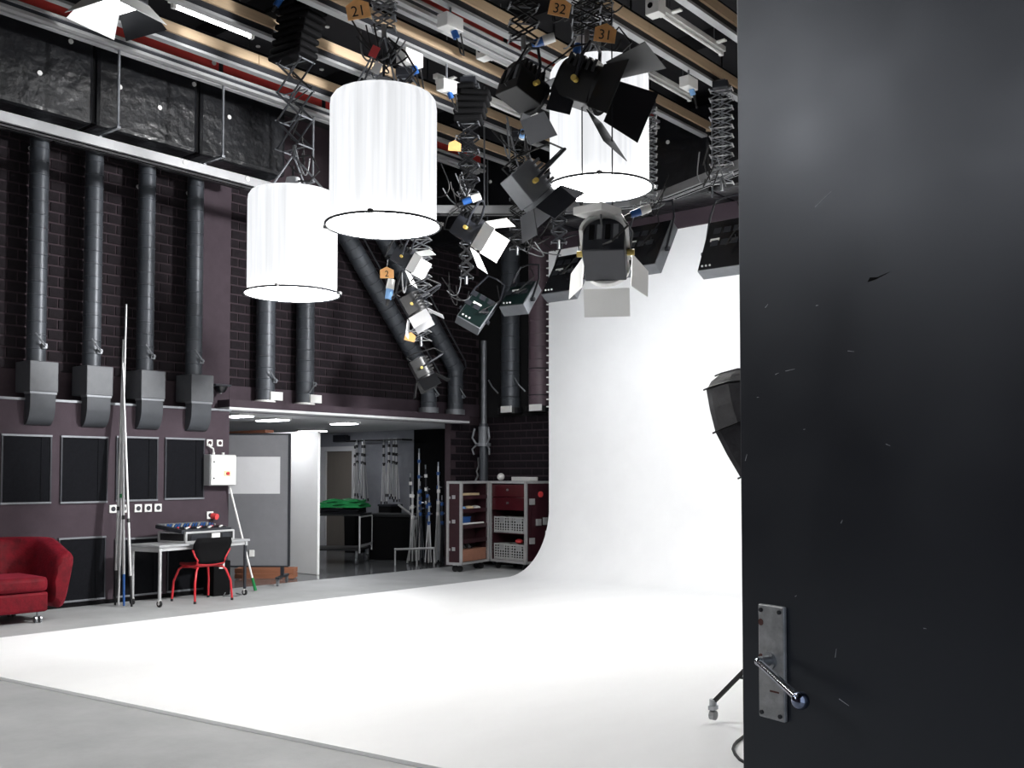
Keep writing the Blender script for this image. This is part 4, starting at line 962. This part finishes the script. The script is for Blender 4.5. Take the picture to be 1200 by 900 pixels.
# ============================================================ FLIGHT CASE WITH SHELVES
H0, H1 = .14, 1.47
hg = Vector((-11.58, 13.28))
def case_half(name, lb, corner, dir_w, w, dir_d, d):
    t = thing(name, lb, 'flight case', (corner.x, corner.y, 0), (0, 0, math.atan2(dir_w.y, dir_w.x)))
    # local x along the open face, local y away from the opening
    B().box(0, w, d-.02, d, H0, H1).build('back_wall', 'maroon', t)
    for x in (0, w-.02): B().box(x, x+.02, 0, d-.02, H0, H1).build('side_wall', 'maroon', t)
    for z in (H0, H1-.02): B().box(.02, w-.02, 0, d-.02, z, z+.02).build('deck', 'maroon', t)
    e = .02
    for x in (0, w):
        for y in (0, d): B().box(x-e, x+e, y-e, y+e, H0-e, H1+e).build('corner_edge', 'alu', t)
        for z in (H0, H1): B().box(x-e, x+e, 0, d, z-e, z+e).build('edge', 'alu', t)
    for y in (0, d):
        for z in (H0, H1): B().box(0, w, y-e, y+e, z-e, z+e).build('edge', 'alu', t)
    for x in (.1, w-.1):
        for y in (.08, d-.08):
            c = B().box(x-.03, x+.03, y-.03, y+.03, .1, H0-.02).build('castor', 'steel', t)
            B().cyl((x-.018, y, .05), (x+.018, y, .05), .05, n=14).build('wheel', 'rubber', c)
    return t
dL = Vector((-.2, .92)).normalized(); 
Lc = Vector((-11.38, 12.36))
tL = case_half('flight_case', 'open half of flight case with four small shelves', Lc, dL, .9, None, .25)
for z in (.5, .74, 1.0, 1.22): B().box(.02, .88, .01, .23, z-.012, z).build('shelf', 'maroon', tL); B().box(.02, .88, .0, .012, z-.03, z+.035).build('shelf_lip', 'maroon', tL)
for z in (.35, .8, 1.2):
    B().box(-.026, -.0205, .1, .16, z, z+.06).build('rivet_plate', 'alu', tL); B().box(-.026, -.0205, .19, .22, z, z+.04).build('rivet_plate', 'alu', tL)
B().box(.03, .87, .02, .22, .165, .36).build('cardboard_tray', 'cardboard', tL)
dR = Vector((.9, -.13)).normalized()
tR = case_half('flight_case', 'open half of flight case with red drawers and baskets', hg+Vector((.03, .02)), dR, .88, None, .55)
for z in (1.22, 1.0):
    q = B().box(.03, .85, -.005, .4, z, z+.21).build('drawer', 'maroon_red', tR, bevel=.006); B().cyl((.44, -.005, z+.12), (.44, -.03, z+.12), .02, n=10).build('knob', 'steel', q)
B().box(.02, .86, .02, .53, .6, .615).build('shelf', 'maroon', tR)
B().box(.9005, .906, .1, .45, .3, 1.3).build('side_panel', 'maroon', tR)
for z in (.45, 1.1): B().box(.9065, .93, .05, .16, z, z+.1).build('latch', 'alu', tR)
B().box(.9065, .94, .2, .3, .75, .86).build('latch', 'alu', tR); B().box(.9065, .94, .36, .5, .76, .88).build('handle', 'grey_plastic', tR)
B().cyl((.907, .3, 1.27), (.93, .3, 1.27), .05, n=12).build('red_sticker', 'red_tag', tR)
B().box(.9065, .915, .42, .5, .4, .66).build('paper_label', 'white_plastic', tR)
def put(root, name, lb, cat, mb, m, **k):
    mb.v = [tuple(WM[root.name] @ Vector(p)) for p in mb.v]; return tag(mb.build(name, m, **k), lb, cat)
def basket(root, x0, x1, z0, lb):
    c = WM[root.name] @ Vector(((x0+x1)/2, .05, z0)); t = thing('basket', lb, 'basket', c, (0, 0, root.rotation_euler[2])); w = (x1-x0)/2; h = .27
    B().box(-w, w, .0, .36, 0, .012).build('bottom', 'basket', t)
    for k in range(6):
        z = .02+.045*k; th = .022 if k in (0, 5) else .012
        B().box(-w, w, -.006, .006, z, z+th).box(-w, w, .354, .366, z, z+th).box(-w-.006, -w+.006, 0, .36, z, z+th).box(w-.006, w+.006, 0, .36, z, z+th).build('side_slat', 'basket', t)
    for k in range(7):
        x = -w+2*w*k/6; B().box(x-.008, x+.008, -.008, .004, 0, h).build('upright', 'basket', t)
    B().box(-w+.02, w-.02, .02, .34, .015, .2).build('contents', 'black_matte', t)
    B().box(-.06, .06, -.012, -.0085, .17, .25).build('grip', 'grey_plastic', t)
basket(tR, .04, .42, .616, 'pale plastic basket on upper shelf next to case hinge'); basket(tR, .46, .84, .616, 'pale plastic basket on upper shelf near case latch')
basket(tR, .04, .42, .161, 'pale plastic basket on lower deck next to case hinge'); basket(tR, .46, .84, .161, 'pale plastic basket on lower deck near case latch')
put(tR, 'red_pouch', 'small red pouch lying in the lower case baskets', 'pouch', B().ball((.5, .2, .47), .07, sq=.6), 'red_tag', smooth=True)
put(tL, 'tape_roll', 'cream box lying on the top shelf of flight case', 'box', B().box(.08, .7, .05, .2, 1.2205, 1.29), 'cream', bevel=.005)
for x, m, lb in ((.2, 'pale_blue', 'pale blue cloth bundle on second shelf of flight case'), (.45, 'cream', 'cream cloth bundle on second shelf of flight case'), (.68, 'white_plastic', 'white cloth bundle on second shelf of flight case')):
    put(tL, 'cloth_bundle', lb, 'cloth', B().ball((x, .12, 1.04), .09, sq=.42), m, smooth=True)
put(tL, 'blue_box', 'bright blue box on the third shelf of flight case', 'box', B().box(.05, .42, .065, .2, .742, .88).box(.04, .43, .058, .21, .88, .9), 'blue_plastic', bevel=.005)
put(tL, 'white_tray', 'long white tray on the third shelf of flight case', 'tray', B().box(.1, .8, .015, .055, .741, .80), 'white_plastic', bevel=.005)
for k in range(5):
    put(tL, 'metal_clamp', 'tangled metal clamps in the bottom of flight case', 'clamp', B().tube([(.12+.1*k, .1, .37), (.1+.12*k, .12, .43), (.2+.08*k, .15, .44), (.22+.09*k, .1, .38)], .012, 6), 'cable_grey' if k % 2 else 'black_metal')['group'] = 'clamps in the flight case'
put(tR, 'white_carton', 'white carton lying on top of the flight case', 'box', B().box(.3, .75, .2, .4, 1.492, 1.56), 'white_plastic', bevel=.006)
put(tR, 'white_ball', 'small white round lamp on top of the flight case', 'ball', B().ball((.03, .2, 1.56), .066), 'white_plastic', smooth=True)
# tall mast behind the case
t = thing('wind_up_mast', 'tall grey wind up mast standing behind the flight case', 'stand', (-12.0, 13.62, 0))
x, y = -12.0, 13.62
B().cyl((x, y, .1), (x, y, 2.5), .075, n=16).build('lower_tube', 'pipe', t, world=True, smooth=True)
B().cyl((x, y, 2.3), (x, y, 3.98), .05, n=16).build('upper_tube', 'grey_metal', t, world=True, smooth=True)
B().cyl((x, y, 2.1), (x, y, 2.16), .13, n=16).cyl((x, y, 2.16), (x, y, 2.45), .095, n=16).build('collar', 'grey_metal', t, world=True, smooth=True)
for s_ in (-1, 1): B().tube([(x+s_*.12, y-.05, 2.13), (x+s_*.2, y-.08, 2.25), (x+s_*.16, y-.06, 2.42)], .02, 6).tube([(x+s_*.12, y-.05, 2.13), (x+s_*.2, y-.08, 2.05), (x+s_*.18, y-.06, 1.95)], .018, 6).build('brace_arm', 'grey_metal', t, world=True)
for k in range(3):
    a = R(120*k+30); B().tube([(x, y, .35), (x+.2*math.cos(a), y+.2*math.sin(a), .02)], .02, 6).build('leg', 'dark_metal', t, world=True)
tag(B().tube([(-12.2, 13.7, 1.9), (-12.18, 13.69, 1.75), (-12.22, 13.68, 1.66), (-12.18, 13.67, 1.58), (-12.22, 13.66, 1.5), (-12.18, 13.65, 1.4)], .018, 6).build('coiled_cable', 'cable_grey', smooth=True), 'pale coiled cable hanging beside the tall grey mast', 'cable')
# green edge cord down the cove
t = thing('edge_cord', 'green cord with pale ties down the edge of white cove', 'cord', (-10.23, 13.22, 2.6))
pts = [(-10.225+.008*math.sin(k*1.9), 13.235, 2.65+.06*k) for k in range(43)]
B().tube(pts, .014, 6).build('cord', 'green_cloth', t, world=True)
for k in range(1, 42, 2): B().cbox((-10.245, 13.23, 2.65+.06*k), (.05, .05, .02)).build('tie', 'white_plastic', t, world=True)

# ============================================================ SOFTBOX STAND BEHIND THE DOOR
ax = Vector((-.90, -.10, -.36)).normalized()
c0 = Vector((-3.0, 5.83, 1.85))
q = ax.to_track_quat('Y', 'Z').to_matrix().to_4x4()
t = thing('softbox', 'black cloth octagonal softbox sticking out behind the door', 'softbox', c0, q.to_euler())
pr = [(.40, 0), (.405, -.03), (.385, -.14), (.32, -.28), (.22, -.38), (.1, -.44), (.09, -.5)]
M = Matrix.Rotation(R(-90), 4, 'X')
vs = []; fs = []
for (r_, d_) in pr:
    for i in range(16):
        a = 2*math.pi*i/16; rr = r_*(1 if i % 2 == 0 else .955); vs.append((rr*math.cos(a), d_, rr*math.sin(a)))
for k in range(len(pr)-1): fs += [(k*16+i, k*16+(i+1) % 16, (k+1)*16+(i+1) % 16, (k+1)*16+i) for i in range(16)]
B().add(vs, fs).build('shell', 'softbox_cloth', t)
B().add([(.4*(1 if i % 2 == 0 else .955)*math.cos(2*math.pi*i/16), -.02, .4*(1 if i % 2 == 0 else .955)*math.sin(2*math.pi*i/16)) for i in range(16)], [tuple(range(16))]).build('diffuser', 'paper_grey', t)
for i in range(0, 16, 2):
    a = 2*math.pi*i/16; B().tube([(.41*math.cos(a), .015, .41*math.sin(a))]+[(r_*1.008*math.cos(a), d_, r_*1.008*math.sin(a)) for r_, d_ in pr[1:]], .006, 5).build('rib', 'black_metal', t)
B().cyl((0, -.5, 0), (0, -.72, 0), .09, n=16).build('flash_head', 'black_metal', t, smooth=True)
hd = WM[t.name] @ Vector((0, -.6, -.1))
sx, sy = hd.x, hd.y
t = thing('rolling_stand', 'black rolling lamp stand on castors behind the door', 'stand', (sx, sy, .024))
B().cyl((0, 0, .12), (0, 0, hd.z+.02), .018, n=12).build('column', 'black_metal', t, smooth=True)
foot = Vector((-3.22-sx, 5.86-sy)); L = foot.length; a0 = math.atan2(foot.y, foot.x)
for k in range(3):
    a = a0+R(120*k); c, s = math.cos(a), math.sin(a)
    B().tube([(.03*c, .03*s, .95), (L*c, L*s, .13)], .016, 8).build('leg', 'black_metal', t)
    B().tube([(.02*c, .02*s, .3), (L*.78*c, L*.78*s, .31)], .011, 6).build('strut', 'dark_metal', t)
    cs = B().cyl((L*c, L*s, .09), (L*c, L*s, .15), .024, n=10).box(L*c-.02, L*c+.02, L*s-.03, L*s+.03, .085, .11).build('castor', 'steel', t)
    B().cyl((L*c-.018, L*s, .05), (L*c+.018, L*s, .05), .03, n=14).build('wheel', 'grey_plastic', cs)
    B().cyl((L*c, L*s, .028), (L*c, L*s, .09), .01, n=8).build('fork', 'steel', cs)
B().cyl((0, 0, .9), (0, 0, 1.0), .032, n=12).build('collar', 'dark_metal', t, smooth=True)
tag(B().tube([(-2.96, 5.91, .03), (-2.93, 5.78, .03), (-2.91, 5.68, .03), (-2.895, 5.6, .03), (-2.88, 5.52, .03), (-2.855, 5.44, .03), (-2.82, 5.36, .03), (-2.76, 5.27, .03), (-2.69, 5.19, .03), (-2.62, 5.14, .03), (-2.54, 5.12, .03)], .009, 8).build('floor_cable', 'cable_black', smooth=True), 'black cable curling on white floor near the door', 'cable')
